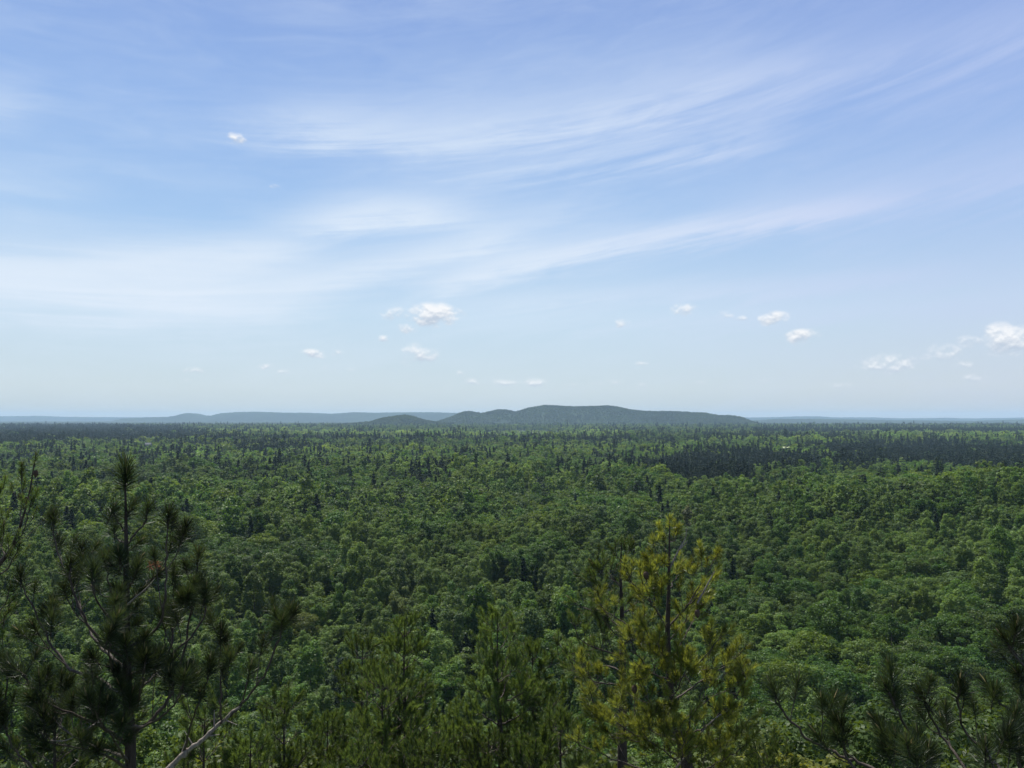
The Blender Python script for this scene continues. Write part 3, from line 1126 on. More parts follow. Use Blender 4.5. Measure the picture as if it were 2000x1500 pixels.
# ------------------------------------------------------------------ foreground pines
def tuft_mesh(name, seed, L, nl, n, wid, a0, a1, mat, candle=0.07, curve=0.25):
    """needles round the end of a shoot, pointing forward, with the new bud standing above them"""
    g = np.random.default_rng(seed)
    s = g.random(n) ** 0.8
    z0 = s * L
    az_ = g.random(n) * 6.283
    ang = np.radians(a0 + (a1 - a0) * s + g.normal(size=n) * 8)
    out = np.stack([np.cos(az_), np.sin(az_), 0 * az_], 1)
    up = np.array([0, 0, 1.0])
    d1 = nrm(out * np.sin(ang)[:, None] + up * np.cos(ang)[:, None])
    ang2 = ang + g.normal(size=n) * curve * 0.6 - curve * 0.2
    d2 = nrm(out * np.sin(ang2)[:, None] + up * np.cos(ang2)[:, None])
    ln = (nl * (0.75 + 0.35 * g.random(n)))[:, None]
    b = np.stack([0 * z0, 0 * z0, z0], 1) + out * 0.004
    mid = b + d1 * ln * 0.5
    tip = mid + d2 * ln * 0.5
    side = nrm(np.cross(d1, nrm(g.normal(size=(n, 3))))) * wid * 0.5
    v = np.stack([b - side * 0.7, b + side * 0.7, mid + side, mid - side, tip], 1).reshape(-1, 3)
    i = np.arange(n)[:, None] * 5
    quads = np.concatenate([i, i + 1, i + 2, i + 3], 1)
    tris = np.concatenate([i + 3, i + 2, i + 4], 1)
    parts_v = [v]
    off = len(v)
    tv_, tf_ = tube([(0, 0, -0.01), (0, 0, L * 0.6), (0, 0, L)], [0.0045, 0.004, 0.0045], 5)
    cv_, cf_ = tube([(0, 0, L), (0, 0, L + candle * 0.5), (0, 0, L + candle)], [0.0055, 0.006, 0.001], 5)
    V_ = np.concatenate([v, tv_, cv_])
    tf_ = tf_ + off
    cf_ = cf_ + off + len(tv_)
    mi = [0] * (len(quads)) + [1] * len(tf_) + [2] * len(cf_) + [0] * len(tris)
    return mesh_np(name, V_, [np.concatenate([quads, tf_, cf_]), tris], [mat, M_twig, M_bud], mat_idx=mi)


def catmull(p, k=6):
    p = np.asarray(p, float)
    if len(p) < 3:
        return np.linspace(p[0], p[-1], k + 1)
    q = np.concatenate([[2 * p[0] - p[1]], p, [2 * p[-1] - p[-2]]])
    out = []
    for i in range(1, len(q) - 2):
        for t in np.linspace(0, 1, k, endpoint=False):
            a, b, c, d = q[i - 1], q[i], q[i + 1], q[i + 2]
            out.append(0.5 * (2 * b + (c - a) * t + (2 * a - 5 * b + 4 * c - d) * t * t + (3 * b - a - 3 * c + d) * t ** 3))
    out.append(p[-1])
    return np.array(out)


class Pine:
    """a pine built branch by branch; branches carry their own tufts"""

    def __init__(s, name, label, cat, base, tufts, spec, seed, group=None):
        s.g = np.random.default_rng(seed)
        s.base = np.asarray(base, float)
        s.root = empty(name, tuple(s.base))
        tag(s.root, label, cat, group)
        s.tufts = tufts
        s.sp = spec
        s.n = 0
        s.rest = []
        s.joined = spec.get('joined', False)

    def tuft(s, parent, pos, dr, size):
        q = Vector(dr).to_track_quat('Z', 'Y') @ Quaternion((0, 0, 1), s.g.random() * 6.283)
        m = s.tufts[s.g.integers(len(s.tufts))]
        pos = np.asarray(pos) - s.base
        if s.joined or s.n >= 290:
            s.rest.append((m, pos, q, size))
            return
        o = ob('needle_tuft', m, parent)
        o.location = pos
        o.rotation_mode = 'QUATERNION'
        o.rotation_quaternion = q
        o.scale = (size,) * 3
        s.n += 1

    def shoot(s, parts, parent, start, d, L, r, depth=0):
        """a side shoot that curves upward and ends in a tuft"""
        g = s.g
        n = 5
        pts = [np.asarray(start, float)]
        d = nrm(np.asarray(d, float))
        for i in range(n - 1):
            d = nrm(d + np.array([0, 0, s.sp['turn']]) + g.normal(size=3) * 0.09)
            pts.append(pts[-1] + d * L / (n - 1))
        pts = np.array(pts)
        parts.append(tube(pts - s.base, np.linspace(r, r * 0.55, n), 4))
        sz_ = s.sp['size'] * (0.8 + 0.35 * g.random())
        s.tuft(parent, pts[-1] - d * min(0.08, L * .5), d, sz_)
        if L > s.sp['split'] and depth < 2:
            for k in range(int(1 + g.random() * s.sp['kids'])):
                i = 1 + g.integers(0, n - 2)
                a = g.random() * 6.283
                perp = nrm(np.cross(d, [math.cos(a), math.sin(a), 0.3]))
                s.shoot(parts, parent, pts[i], nrm(pts[i] - pts[i - 1]) * 0.7 + perp * 0.75, L * (0.4 + 0.3 * g.random()), r * 0.7, depth + 1)

    def branch(s, pts, r0, r1, start=0.25, tip=True, mat=None, name='branch', dens=1.0):
        g = s.g
        p = catmull(pts, 6)
        p[1:-1] += g.normal(size=(len(p) - 2, 3)) * s.sp['wob']
        seg = np.linalg.norm(np.diff(p, axis=0), axis=1)
        cum_ = np.concatenate([[0], np.cumsum(seg)])
        Lb = cum_[-1]
        rad = r0 + (r1 - r0) * (cum_ / Lb) ** 0.8
        parts = [tube(p - s.base, rad, 6)]
        o = ob(name, None if False else bpy.data.meshes.new('tmp'), s.root)
        if tip:
            s.tuft(o, p[-1] - nrm(p[-1] - p[-3]) * 0.15, nrm(p[-1] - p[-3]), s.sp['size'] * 1.1)
        d_ = Lb * start
        while d_ < Lb * 0.93:
            i = int(np.searchsorted(cum_, d_))
            i = min(max(i, 1), len(p) - 1)
            t = nrm(p[i] - p[i - 1])
            a = g.random() * 6.283
            perp = nrm(np.cross(t, [math.cos(a), math.sin(a), 0.15 * g.normal()]))
            L = min(s.sp['lmax'], max(s.sp['lmin'], (Lb - d_) * 0.55)) * (0.7 + 0.6 * g.random())
            s.shoot(parts, o, p[i], t * 0.55 + perp * 0.8 + np.array([0, 0, 0.15]), L, max(0.0035, rad[i] * 0.5))
            d_ += s.sp['step'] / dens * (0.6 + 0.8 * g.random())
        v, f = join(parts)
        me = mesh_np(name, v, f, [mat or M_twig], smooth=True)
        tmp = o.data
        o.data = me
        bpy.data.meshes.remove(tmp)
        return p

    def trunk(s, pts, radii):
        p = catmull(pts, 5)
        r = np.interp(np.linspace(0, 1, len(p)), np.linspace(0, 1, len(radii)), radii)
        v, f = tube(p - s.base, r, 9)
        ob('trunk', mesh_np('trunk', v, f, [M_bark], smooth=True), s.root)
        s.tr = p
        s.trr = r
        return p

    def whorls(s, z_from, z_to, gap, per, len_f, rise, r=0.012, dens=1.0):
        """regular whorls of branches along the trunk, longer with distance from the top"""
        g = s.g
        top = s.tr[-1][2]
        z = z_from
        while z > z_to:
            i = int(np.argmin(np.abs(s.tr[:, 2] - z)))
            c = s.tr[i]
            dtop = top - z
            a0 = g.random() * 6.283
            for k in range(per):
                a = a0 + k * 6.283 / per + g.normal() * 0.3
                L = len_f(dtop) * (0.7 + 0.5 * g.random())
                h = np.array([math.cos(a), math.sin(a), 0])
                up = rise(dtop)
                pts = [c, c + h * L * 0.35 + np.array([0, 0, L * 0.35 * up]), c + h * L * 0.72 + np.array([0, 0, L * (0.75 * up + 0.05)]),
                       c + h * L * 0.92 + np.array([0, 0, L * (up + 0.28)])]
                s.branch(pts, min(r, 0.35 * s.trr[i] + 0.004), 0.0045, 0.3, dens=dens)
            z -= gap * (0.75 + 0.5 * g.random())

    def done(s):
        if s.rest:
            vs, qf, tf3, mq, mt, off = [], [], [], [], [], 0
            cache = {}
            for m_, pos, q, size in s.rest:
                if m_.name not in cache:
                    co = np.empty(len(m_.vertices) * 3, np.float32)
                    m_.vertices.foreach_get('co', co)
                    lt = np.empty(len(m_.polygons), np.int32)
                    m_.polygons.foreach_get('loop_total', lt)
                    li = np.empty(len(m_.loops), np.int32)
                    m_.loops.foreach_get('vertex_index', li)
                    mi = np.empty(len(m_.polygons), np.int32)
                    m_.polygons.foreach_get('material_index', mi)
                    nq = int((lt == 4).sum())
                    cache[m_.name] = (co.reshape(-1, 3), li[:nq * 4].reshape(-1, 4), li[nq * 4:].reshape(-1, 3), mi[:nq], mi[nq:])
                co, fq, ft, a, b = cache[m_.name]
                Rm = np.array(q.to_matrix())
                vs.append((co * size) @ Rm.T + pos)
                qf.append(fq + off)
                tf3.append(ft + off)
                mq.append(a)
                mt.append(b)
                off += len(co)
            me = mesh_np('needles', np.concatenate(vs), [np.concatenate(qf), np.concatenate(tf3)], list(s.tufts[0].materials),
                         mat_idx=np.concatenate([np.concatenate(mq), np.concatenate(mt)]))
            o = ob('needles', me, s.root)
            o['kind'] = 'stuff'


def cone(parent_root, pos, base, size=0.05):
    v, f = tube([(0, 0, 0.0), (0, 0, -size * 0.25), (0, 0, -size * 0.6), (0, 0, -size)], [size * 0.12, size * 0.32, size * 0.3, size * 0.05], 8)
    v = v + np.random.default_rng(3).normal(size=v.shape) * size * 0.03
    o = ob('pine_cone', mesh_np('pine_cone', v, f, [M_cone]), parent_root)
    o.location = np.asarray(pos) - base


red_t = [tuft_mesh('needle_tuft', 300 + k, 0.16, 0.135, 270, 0.0031, 80, 22, M_redneedle, 0.075) for k in range(5)]
gold_t = [tuft_mesh('needle_tuft', 320 + k, 0.13, 0.092, 130, 0.0042, 72, 20, M_goldneedle, 0.045) for k in range(5)]
jack_t = [tuft_mesh('needle_tuft', 340 + k, 0.17, 0.085, 110, 0.0048, 60, 16, M_jackneedle, 0.04) for k in range(4)]
edge_t = [tuft_mesh('needle_tuft', 360 + k, 0.14, 0.075, 130, 0.003, 62, 22, M_jackneedle, 0.05) for k in range(3)]

RED = dict(turn=0.30, size=0.9, split=0.26, kids=1.5, wob=0.006, lmin=0.12, lmax=0.38, step=0.17)
GOLD = dict(turn=0.22, size=1.0, split=0.22, kids=1.8, wob=0.008, lmin=0.12, lmax=0.42, step=0.135)
JACK = dict(turn=0.25, size=1.15, split=0.26, kids=2.6, wob=0.012, lmin=0.15, lmax=0.55, step=0.155, joined=True)


def B(pine, spec, d0, r0=0.012, r1=0.005, start=0.3, dens=1.0, **k):
    """branch through photo pixels (x, y, metres nearer or farther)"""
    pts = [P(x, y, d0 + dd) for x, y, dd in spec]
    return pine.branch(pts, r0, r1, start, dens=dens, **k)


# --- tall dark pine on the left
D = 7.0
pt = [P(x, y, D) for x, y in [(255, 1500), (250, 1380), (247, 1250), (247, 1120), (246, 1010), (244, 925)]]
foot = pt[0].copy()
foot[2] = float(ground_z(foot[0], foot[1])) - 0.2
red = Pine('red_pine', 'tall dark long-needled pine at the left, its leader rising above the forest', 'pine tree', foot, red_t, RED, 41)
red.trunk([foot, (foot + pt[0]) / 2] + pt, [0.10, 0.075, 0.046, 0.040, 0.034, 0.024, 0.012, 0.006])
red.tuft(red.root, P(244, 958, D), (0, 0, 1), 1.35)
red.tuft(red.root, P(244, 960, D), (0.1, -0.1, 1), 0.95)
for k in range(34):
    yk = 1075 + k * 12
    a_ = k * 2.4
    red.tuft(red.root, P(247, yk, D) + np.array([math.cos(a_), math.sin(a_), 0]) * .03, (math.cos(a_), math.sin(a_), 0.9), 0.8)
for spec, r0 in [
    ([(247, 1040, 0), (232, 1022, -.03), (224, 1003, -.05), (222, 992, -.05)], .006),
    ([(247, 1062, 0), (234, 1056, .05), (226, 1046, .1), (224, 1020, .12)], .006),
    ([(249, 1062, 0), (262, 1046, 0), (282, 1018, -.02), (290, 990, -.02)], .008),
    ([(248, 1000, 0), (256, 996, .03), (260, 985, .05)], .005),
    ([(252, 1265, 0), (300, 1232, -.25), (322, 1180, -.35), (324, 1100, -.35), (330, 1000, -.35)], .014),
    ([(252, 1180, 0), (275, 1150, .2), (298, 1130, .35), (312, 1118, .4)], .009),
    ([(252, 1440, 0), (320, 1380, .1), (355, 1290, .2), (376, 1170, .2), (388, 1080, .2)], .016),
    ([(247, 1350, 0), (290, 1330, .35), (335, 1260, .55), (338, 1170, .6), (340, 1110, .6)], .014),
    ([(246, 1215, 0), (225, 1180, .1), (212, 1130, .2), (212, 1085, .2)], .010),
    ([(246, 1285, 0), (205, 1262, -.2), (160, 1195, -.35), (136, 1130, -.4), (138, 1100, -.4)], .014),
    ([(246, 1362, 0), (190, 1325, .1), (130, 1300, .2), (80, 1220, .3), (46, 1150, .3), (40, 1118, .3)], .016),
    ([(247, 1310, 0), (180, 1240, .45), (128, 1120, .7), (106, 1050, .8), (104, 1005, .8)], .015),
    ([(247, 1240, 0), (205, 1200, -.5), (182, 1150, -.7), (182, 1105, -.7)], .012),
    ([(248, 1455, 0), (180, 1410, -.4), (95, 1375, -.7), (45, 1320, -.8), (22, 1300, -.8)], .016),
    ([(248, 1480, 0), (150, 1440, .6), (90, 1390, .8), (62, 1340, .9)], .015),
    ([(250, 1500, 0), (190, 1470, -.6), (110, 1455, -.9), (60, 1430, -1.0)], .013),
    ([(430, 1415, .45), (432, 1360, .4), (430, 1290, .4), (432, 1230, .4)], .010),
    ([(360, 1465, .3), (375, 1410, 0), (400, 1340, -.2), (410, 1290, -.2)], .010),
    ([(470, 1380, .5), (482, 1340, .3), (490, 1300, .3)], .009),
    ([(248, 1420, 0), (300, 1410, -.5), (345, 1370, -.8), (360, 1320, -.9)], .013),
    ([(248, 1340, 0), (225, 1320, -.5), (215, 1280, -.8), (214, 1235, -.9)], .011),
    ([(247, 1150, 0), (262, 1130, -.3), (270, 1105, -.35)], .008),
    ([(247, 1120, 0), (238, 1100, -.25), (232, 1080, -.3)], .007),
    ([(255, 1400, 0), (270, 1370, -.5), (280, 1320, -.7), (285, 1280, -.75)], .011),
    ([(250, 1490, 0), (225, 1450, -.7), (190, 1400, -1.0), (170, 1360, -1.1)], .012),
    ([(250, 1320, 0), (310, 1300, .1), (372, 1245, .1), (398, 1200, .1), (402, 1150, .1)], .013),
    ([(-60, 1560, -.5), (-20, 1480, -.4), (10, 1390, -.3), (14, 1290, -.3)], .012),
    ([(100, 1560, -.4), (60, 1500, -.4), (20, 1450, -.4), (4, 1400, -.4)], .012),
]:
    lp = np.linalg.norm(P(*spec[0][:2], D) - P(*spec[-1][:2], D))
    B(red, spec, D, r0 * 1.15, .0055, 0.95 if lp < 0.42 else 0.42, dens=0.6 if spec[-1][1] < 1120 else 1.0)
red.branch([P(x, y, D + .3) for x, y in [(430, 1413), (468, 1380), (508, 1330), (541, 1260), (566, 1190)]], .014, .005, 0.35)
p_ = catmull([P(x, y, D + .3) for x, y in [(235, 1640), (285, 1560), (336, 1494), (372, 1462), (402, 1438), (432, 1412), (470, 1379)]], 5)
p_[1:-1] += np.random.default_rng(4).normal(size=(len(p_) - 2, 3)) * 0.007
r_ = np.linspace(.036, .012, len(p_)) * (1 + 0.14 * np.random.default_rng(5).normal(size=len(p_)))
v, f = join([tube(p_ - red.base, r_, 8)] + [tube(np.array([p_[k_], p_[k_] + d_ * .5, p_[k_] + d_]) - red.base, [.009, .006, .003], 4) for k_, d_ in
    [(12, np.array([.05, 0, .16])), (16, np.array([-.09, .03, .12])), (20, np.array([.13, -.04, .03])), (23, np.array([-.02, .05, .15])), (26, np.array([.1, .02, -.05]))]])
ob('bough', mesh_np('bough', v, f, [M_bare], smooth=True), red.root)
# bare dead twigs catching the light
for spec in [[(246, 1362, 0), (225, 1350, -.1), (200, 1338, -.2)], [(200, 1405, -.3), (160, 1430, -.5), (130, 1446, -.6), (100, 1447, -.7)],
             [(90, 1420, -.5), (70, 1390, -.6), (52, 1378, -.7)], [(250, 1180, 0), (285, 1150, -.2), (304, 1128, -.3)],
             [(330, 1350, -.3), (350, 1325, -.4), (375, 1318, -.5)]]:
    p_ = catmull([P(x, y, D - .3 + dd) for x, y, dd in spec], 5)
    v, f = tube(p_ - red.base, np.linspace(.009, .003, len(p_)), 5)
    ob('dead_twig', mesh_np('dead_twig', v, f, [M_bare], smooth=True), red.root)
dt = tuft_mesh('dead_tuft', 399, 0.07, 0.06, 120, 0.003, 90, 40, M_dead, 0.01)
o = ob('dead_needle_tuft', dt, red.root)
o['label'] = 'small rust-red dead tuft right of the leader'
o.location = P(290, 1106, D - .1) - red.base
o.rotation_euler = (0, R(80), 0)
red.done()

# --- pine reaching in from the left edge
D = 9.0
bl = P(-60, 1500, D)
foot = bl.copy()
foot[2] = float(ground_z(foot[0], foot[1])) - 0.2
ed = Pine('edge_pine', 'thin pine leaning in at the left frame edge with small cones near its tip', 'pine tree', foot, edge_t,
          dict(RED, lmax=0.35, step=0.14), 51)
ed.trunk([foot, bl, P(-50, 1300, D), P(-25, 1140, D), P(20, 1075, D), P(45, 1010, D), P(58, 960, D), P(67, 905, D)],
         [.11, .07, .05, .035, .02, .012, .009, .006])
ed.tuft(ed.root, P(67, 912, D), (0.1, 0, 1), 0.95)
for spec in [[(40, 1020, 0), (42, 985, .1), (43, 950, .1), (42, 920, .1)], [(10, 1085, 0), (-10, 1040, .2), (-5, 990, .3), (2, 950, .3)],
             [(20, 1075, 0), (40, 1050, -.1), (55, 1010, -.2), (62, 975, -.2)], [(-20, 1130, 0), (15, 1110, -.2), (40, 1060, -.3)],
             [(-30, 1180, 0), (-10, 1130, .3), (5, 1060, .4), (8, 1020, .4)], [(-45, 1260, 0), (-20, 1220, -.2), (10, 1180, -.3), (20, 1140, -.3)],
             [(-50, 1330, 0), (-20, 1290, .2), (5, 1240, .3), (8, 1200, .3)]]:
    B(ed, spec, D, .009, .0045, .25)
for px_, py_ in [(70, 918), (52, 970), (40, 962)]:
    cone(ed.root, P(px_, py_, D - .05), ed.base, 0.085)
ed.done()

# --- golden-green pine right of centre
D = 11.0
bl = P(1345, 1560, D)
foot = bl.copy()
foot[2] = float(ground_z(foot[0], foot[1])) - 0.2
gp = Pine('golden_pine', 'sunlit golden-green pine right of centre with a forked top and bare twig beside it', 'pine tree', foot, gold_t, GOLD, 61)
gp.trunk([foot, bl, P(1330, 1450, D), P(1314, 1400, D), P(1309, 1330, D), P(1304, 1240, D), P(1306, 1170, D), P(1307, 1090, D), P(1308, 1020, D)],
         [.14, .09, .062, .052, .045, .036, .028, .016, .006])
gp.tuft(gp.root, P(1308, 1034, D), (0, 0, 1), 1.2)
for spec, r0 in [
    ([(1307, 1062, 0), (1320, 1050, .1), (1322, 1030, .1)], .006),
    ([(1306, 1108, 0), (1290, 1090, 0), (1278, 1070, 0), (1274, 1048, 0)], .010),
    ([(1306, 1090, 0), (1300, 1070, .2), (1293, 1045, .2)], .007),
    ([(1307, 1150, 0), (1325, 1120, .3), (1335, 1095, .4)], .010),
    ([(1304, 1140, 0), (1275, 1110, -.3), (1262, 1085, -.4)], .010),
    ([(1306, 1225, 0), (1345, 1178, 0), (1372, 1135, 0), (1392, 1100, 0), (1403, 1076, 0)], .013),
    ([(1340, 1185, 0), (1370, 1165, -.2), (1388, 1155, -.2)], .009),
    ([(1308, 1250, 0), (1340, 1210, .4), (1362, 1170, .6), (1370, 1150, .6)], .012),
    ([(1304, 1230, 0), (1280, 1190, -.2), (1255, 1160, -.4), (1228, 1128, -.5), (1222, 1105, -.5)], .014),
    ([(1266, 1172, -.3), (1262, 1130, -.3), (1260, 1095, -.3)], .008),
    ([(1285, 1200, -.3), (1270, 1170, -.6), (1262, 1150, -.7)], .008),
    ([(1306, 1300, 0), (1340, 1240, .2), (1360, 1200, .4), (1372, 1180, .4)], .012),
    ([(1309, 1340, 0), (1360, 1300, -.2), (1400, 1255, -.3), (1415, 1225, -.3)], .013),
    ([(1312, 1370, 0), (1370, 1330, .4), (1430, 1290, .5), (1462, 1262, .5)], .015),
    ([(1325, 1440, 0), (1370, 1425, -.3), (1420, 1380, -.5), (1450, 1340, -.6), (1462, 1310, -.6)], .016),
    ([(1320, 1420, 0), (1380, 1370, .5), (1450, 1330, .9), (1475, 1300, 1.0)], .014),
    ([(1306, 1290, 0), (1262, 1260, .4), (1225, 1220, .6), (1180, 1190, .7), (1165, 1150, .7)], .014),
    ([(1306, 1330, 0), (1270, 1310, -.4), (1240, 1270, -.6), (1228, 1225, -.7)], .013),
    ([(1312, 1400, 0), (1270, 1370, -.3), (1245, 1330, -.5), (1238, 1300, -.5)], .014),
    ([(1330, 1450, 0), (1280, 1430, .4), (1200, 1380, .7), (1150, 1320, .9), (1130, 1280, .9)], .016),
    ([(1335, 1480, 0), (1270, 1450, -.5), (1215, 1420, -.8), (1165, 1380, -.9), (1150, 1340, -.9)], .015),
    ([(1330, 1470, 0), (1380, 1450, .3), (1430, 1430, .6), (1475, 1400, .7)], .014),
    ([(1340, 1500, 0), (1300, 1470, -.7), (1260, 1440, -1.0), (1250, 1400, -1.0)], .014),
    ([(1340, 1520, 0), (1400, 1490, -.5), (1450, 1460, -.7), (1480, 1430, -.8)], .014),
    ([(1340, 1530, 0), (1250, 1500, .2), (1170, 1470, .3), (1110, 1440, .3)], .015),
    ([(1345, 1540, 0), (1330, 1480, -.9), (1345, 1430, -1.1), (1350, 1390, -1.1)], .012),
    ([(1310, 1380, 0), (1325, 1340, -.8), (1345, 1300, -.9), (1350, 1270, -.9)], .011),
    ([(1306, 1300, 0), (1290, 1270, -.8), (1275, 1240, -.9)], .010),
]:
    B(gp, spec, D, r0, .0045, 0.22, dens=0.66 if spec[0][1] < 1200 else 1.08)
for spec in [[(1307, 1112, 0), (1325, 1075, 0), (1338, 1052, 0), (1342, 1032, 0)], [(1328, 1072, 0), (1338, 1062, 0), (1343, 1056, 0)],
             [(1360, 1440, -.5), (1395, 1405, -.5), (1425, 1385, -.5), (1442, 1376, -.5)], [(1320, 1500, -.5), (1340, 1475, -.5), (1347, 1460, -.5)],
             [(1362, 1178, -.3), (1385, 1135, -.3), (1396, 1115, -.3)]]:
    p_ = catmull([P(x, y, D + dd) for x, y, dd in spec], 5)
    v, f = tube(p_ - gp.base, np.linspace(.014, .004, len(p_)), 5)
    ob('dead_twig', mesh_np('dead_twig', v, f, [M_bare], smooth=True), gp.root)
for px_, py_ in [(1262, 1116), (1239, 1338), (1362, 1190)]:
    cone(gp.root, P(px_, py_, D - .55), gp.base, 0.11)
dt2 = tuft_mesh('dead_tuft', 398, 0.08, 0.06, 110, 0.004, 85, 35, M_goldneedle, 0.01)
gp.done()

# --- second pine just left of it, darker trunk
D = 13.5
bl = P(1216, 1560, D)
foot = bl.copy()
foot[2] = float(ground_z(foot[0], foot[1])) - 0.2
sp = Pine('olive_pine', 'olive pine with a dark straight trunk just left of the golden pine', 'pine tree', foot, edge_t, dict(GOLD, step=.13, size=1.1), 71)
sp.trunk([foot, bl, P(1216, 1400, D), P(1216, 1280, D), P(1215, 1200, D), P(1212, 1120, D), P(1214, 1055, D)], [.16, .09, .065, .055, .036, .02, .007])
sp.tuft(sp.root, P(1214, 1068, D), (0, 0, 1), 1.1)
for spec, r0 in [
    ([(1212, 1100, 0), (1225, 1080, 0), (1234, 1058, 0)], .009), ([(1212, 1095, 0), (1203, 1078, 0), (1202, 1062, 0)], .008),
    ([(1213, 1150, 0), (1190, 1120, .2), (1172, 1100, .3), (1166, 1085, .3)], .012), ([(1214, 1180, 0), (1185, 1160, -.2), (1160, 1130, -.3), (1150, 1118, -.3)], .012),
    ([(1215, 1230, 0), (1180, 1200, .2), (1135, 1185, .4), (1112, 1168, .4)], .015), ([(1215, 1280, 0), (1180, 1270, -.3), (1135, 1250, -.4), (1112, 1200, -.4)], .016),
    ([(1215, 1200, 0), (1240, 1180, .2), (1250, 1150, .3)], .012), ([(1215, 1250, 0), (1190, 1225, -.6), (1175, 1200, -.8), (1172, 1170, -.8)], .012),
    ([(1216, 1310, 0), (1170, 1300, .4), (1120, 1290, .7), (1085, 1250, .8)], .016), ([(1216, 1340, 0), (1160, 1330, -.4), (1120, 1300, -.6), (1105, 1270, -.6)], .015),
    ([(1216, 1260, 0), (1240, 1240, -.6), (1255, 1210, -.8)], .011), ([(1216, 1360, 0), (1240, 1340, -.5), (1250, 1310, -.6)], .012)]:
    B(sp, spec, D, r0, .005, .15, dens=1.15)
sp.done()


# --- olive pines lower down the slope, seen from above
def low_pine(px, py, d, label, seed, h_show=4.5, width=1.6, lean=0.0, tufts=None, name='olive_pine'):
    top = P(px, py, d)
    foot = top.copy()
    foot[0] -= lean
    foot[2] = float(ground_z(foot[0], foot[1])) - 0.3
    foot[2] = min(foot[2], top[2] - h_show)
    pn = Pine(name, label, 'pine tree', foot, tufts or jack_t, JACK, seed, 'low pines on the slope at the bottom')
    H = top[2] - foot[2]
    pn.trunk([foot, foot * 0.45 + top * 0.55 + np.array([0.1, 0, 0]), foot * 0.15 + top * 0.85, top], [.02 * H, .012 * H, .02, .007])
    pn.tuft(pn.root, top - np.array([0, 0, .1]), (0, 0, 1), 1.3)
    pn.whorls(top[2] - 0.25, max(top[2] - h_show, foot[2] + 0.4), 0.42, 4, lambda t: min(width, 0.2 + 0.33 * t), lambda t: 0.75 if t < 1.5 else 0.45, 0.016)
    pn.done()


LOW = [
    (790, 1222, 17, 'olive pine with its tip against the forest in the middle bottom', 1.15),
    (708, 1268, 16, 'olive pine left of the middle bottom with steep fine branches', 1.1),
    (748, 1330, 14.5, 'dark dense pine between the two middle bottom olive pines', 0.9),
    (972, 1212, 15.5, 'thin-topped olive pine standing left of the golden pine', 0.9),
    (1040, 1275, 16.5, 'bushy olive pine just right of the thin-topped one', 1.3),
    (556, 1375, 15, 'low olive pine beside the long grey bough of the left pine', 1.2),
    (640, 1420, 17, 'feathery low pine right of the grey bough', 1.4),
    (885, 1425, 15, 'olive pine at the bottom centre of the view', 1.2),
    (955, 1440, 13.5, 'short wide olive pine at the bottom right of centre', 1.2),
    (830, 1455, 12, 'short pine cut off by the bottom edge at centre', 1.1),
    (490, 1440, 13, 'short pine cut off by the bottom edge under the grey bough', 1.2),
    (700, 1465, 12, 'low bushy pine cut by the bottom edge left of centre', 1.1),
    (1095, 1400, 14, 'low pine in front of the golden pine on its left side', 1.2),
    (1040, 1465, 12, 'lowest pine at the bottom edge left of the golden pine', 1.1),
    (1505, 1465, 14, 'low pine right of the golden pine at the bottom edge', 1.1),
    (110, 1350, 12, 'dim olive pine behind the left dark pine', 1.2),
    (400, 1400, 13, 'olive pine filling the gap right of the left dark trunk', 1.1),
]
for k, (px_, py_, d_, lb, w_) in enumerate(LOW):
    low_pine(px_, py_, d_, lb, 500 + k, 3.2, w_)

# --- dark boughs rising from the lower right corner
D = 4.8
bl = P(2090, 1600, D)
foot = bl.copy()
foot[2] = float(ground_z(foot[0], foot[1])) - 0.2
rp = Pine('red_pine', 'dark long-needled pine boughs reaching up from the lower right corner', 'pine tree', foot, red_t,
          dict(RED, step=.19, lmax=.30, size=0.8), 81)
rp.trunk([foot, bl, P(2110, 1450, D), P(2130, 1300, D)], [.11, .08, .06, .045])
for spec, r0 in [
    ([(1800, 1560, 0), (1700, 1500, .2), (1640, 1475, .25), (1585, 1445, .3), (1535, 1400, .3), (1505, 1335, .3)], .013),
    ([(1900, 1580, 0), (1800, 1500, -.1), (1775, 1430, -.1), (1745, 1375, -.1), (1728, 1335, -.1)], .012),
    ([(1950, 1580, 0), (1870, 1480, .3), (1835, 1430, .4), (1808, 1380, .4), (1795, 1350, .4)], .012),
    ([(1990, 1560, 0), (1930, 1470, .5), (1885, 1430, .6), (1872, 1370, .6), (1876, 1325, .6)], .011),
    ([(2090, 1400, 0), (2030, 1340, -.1), (1985, 1285, -.1), (1955, 1240, -.1)], .012),
    ([(2060, 1600, 0), (2000, 1520, 0), (1985, 1450, 0), (1986, 1385, 0)], .012),
    ([(1880, 1600, 0), (1810, 1540, -.4), (1790, 1490, -.5), (1782, 1455, -.5)], .010),
    ([(1720, 1540, 0), (1660, 1490, .1), (1645, 1440, .1), (1640, 1410, .1)], .010),
    ([(2040, 1600, 0), (1960, 1520, -.3), (1930, 1480, -.3), (1925, 1450, -.3)], .010),
    ([(2090, 1500, 0), (2040, 1440, .3), (2005, 1400, .4), (1950, 1370, .5), (1945, 1340, .5)], .010),
    ([(2100, 1350, 0), (2040, 1290, .3), (2010, 1250, .4), (1995, 1225, .4)], .010),
]:
    B(rp, spec, D, r0, .006, .35, name='branch')
rp.done()

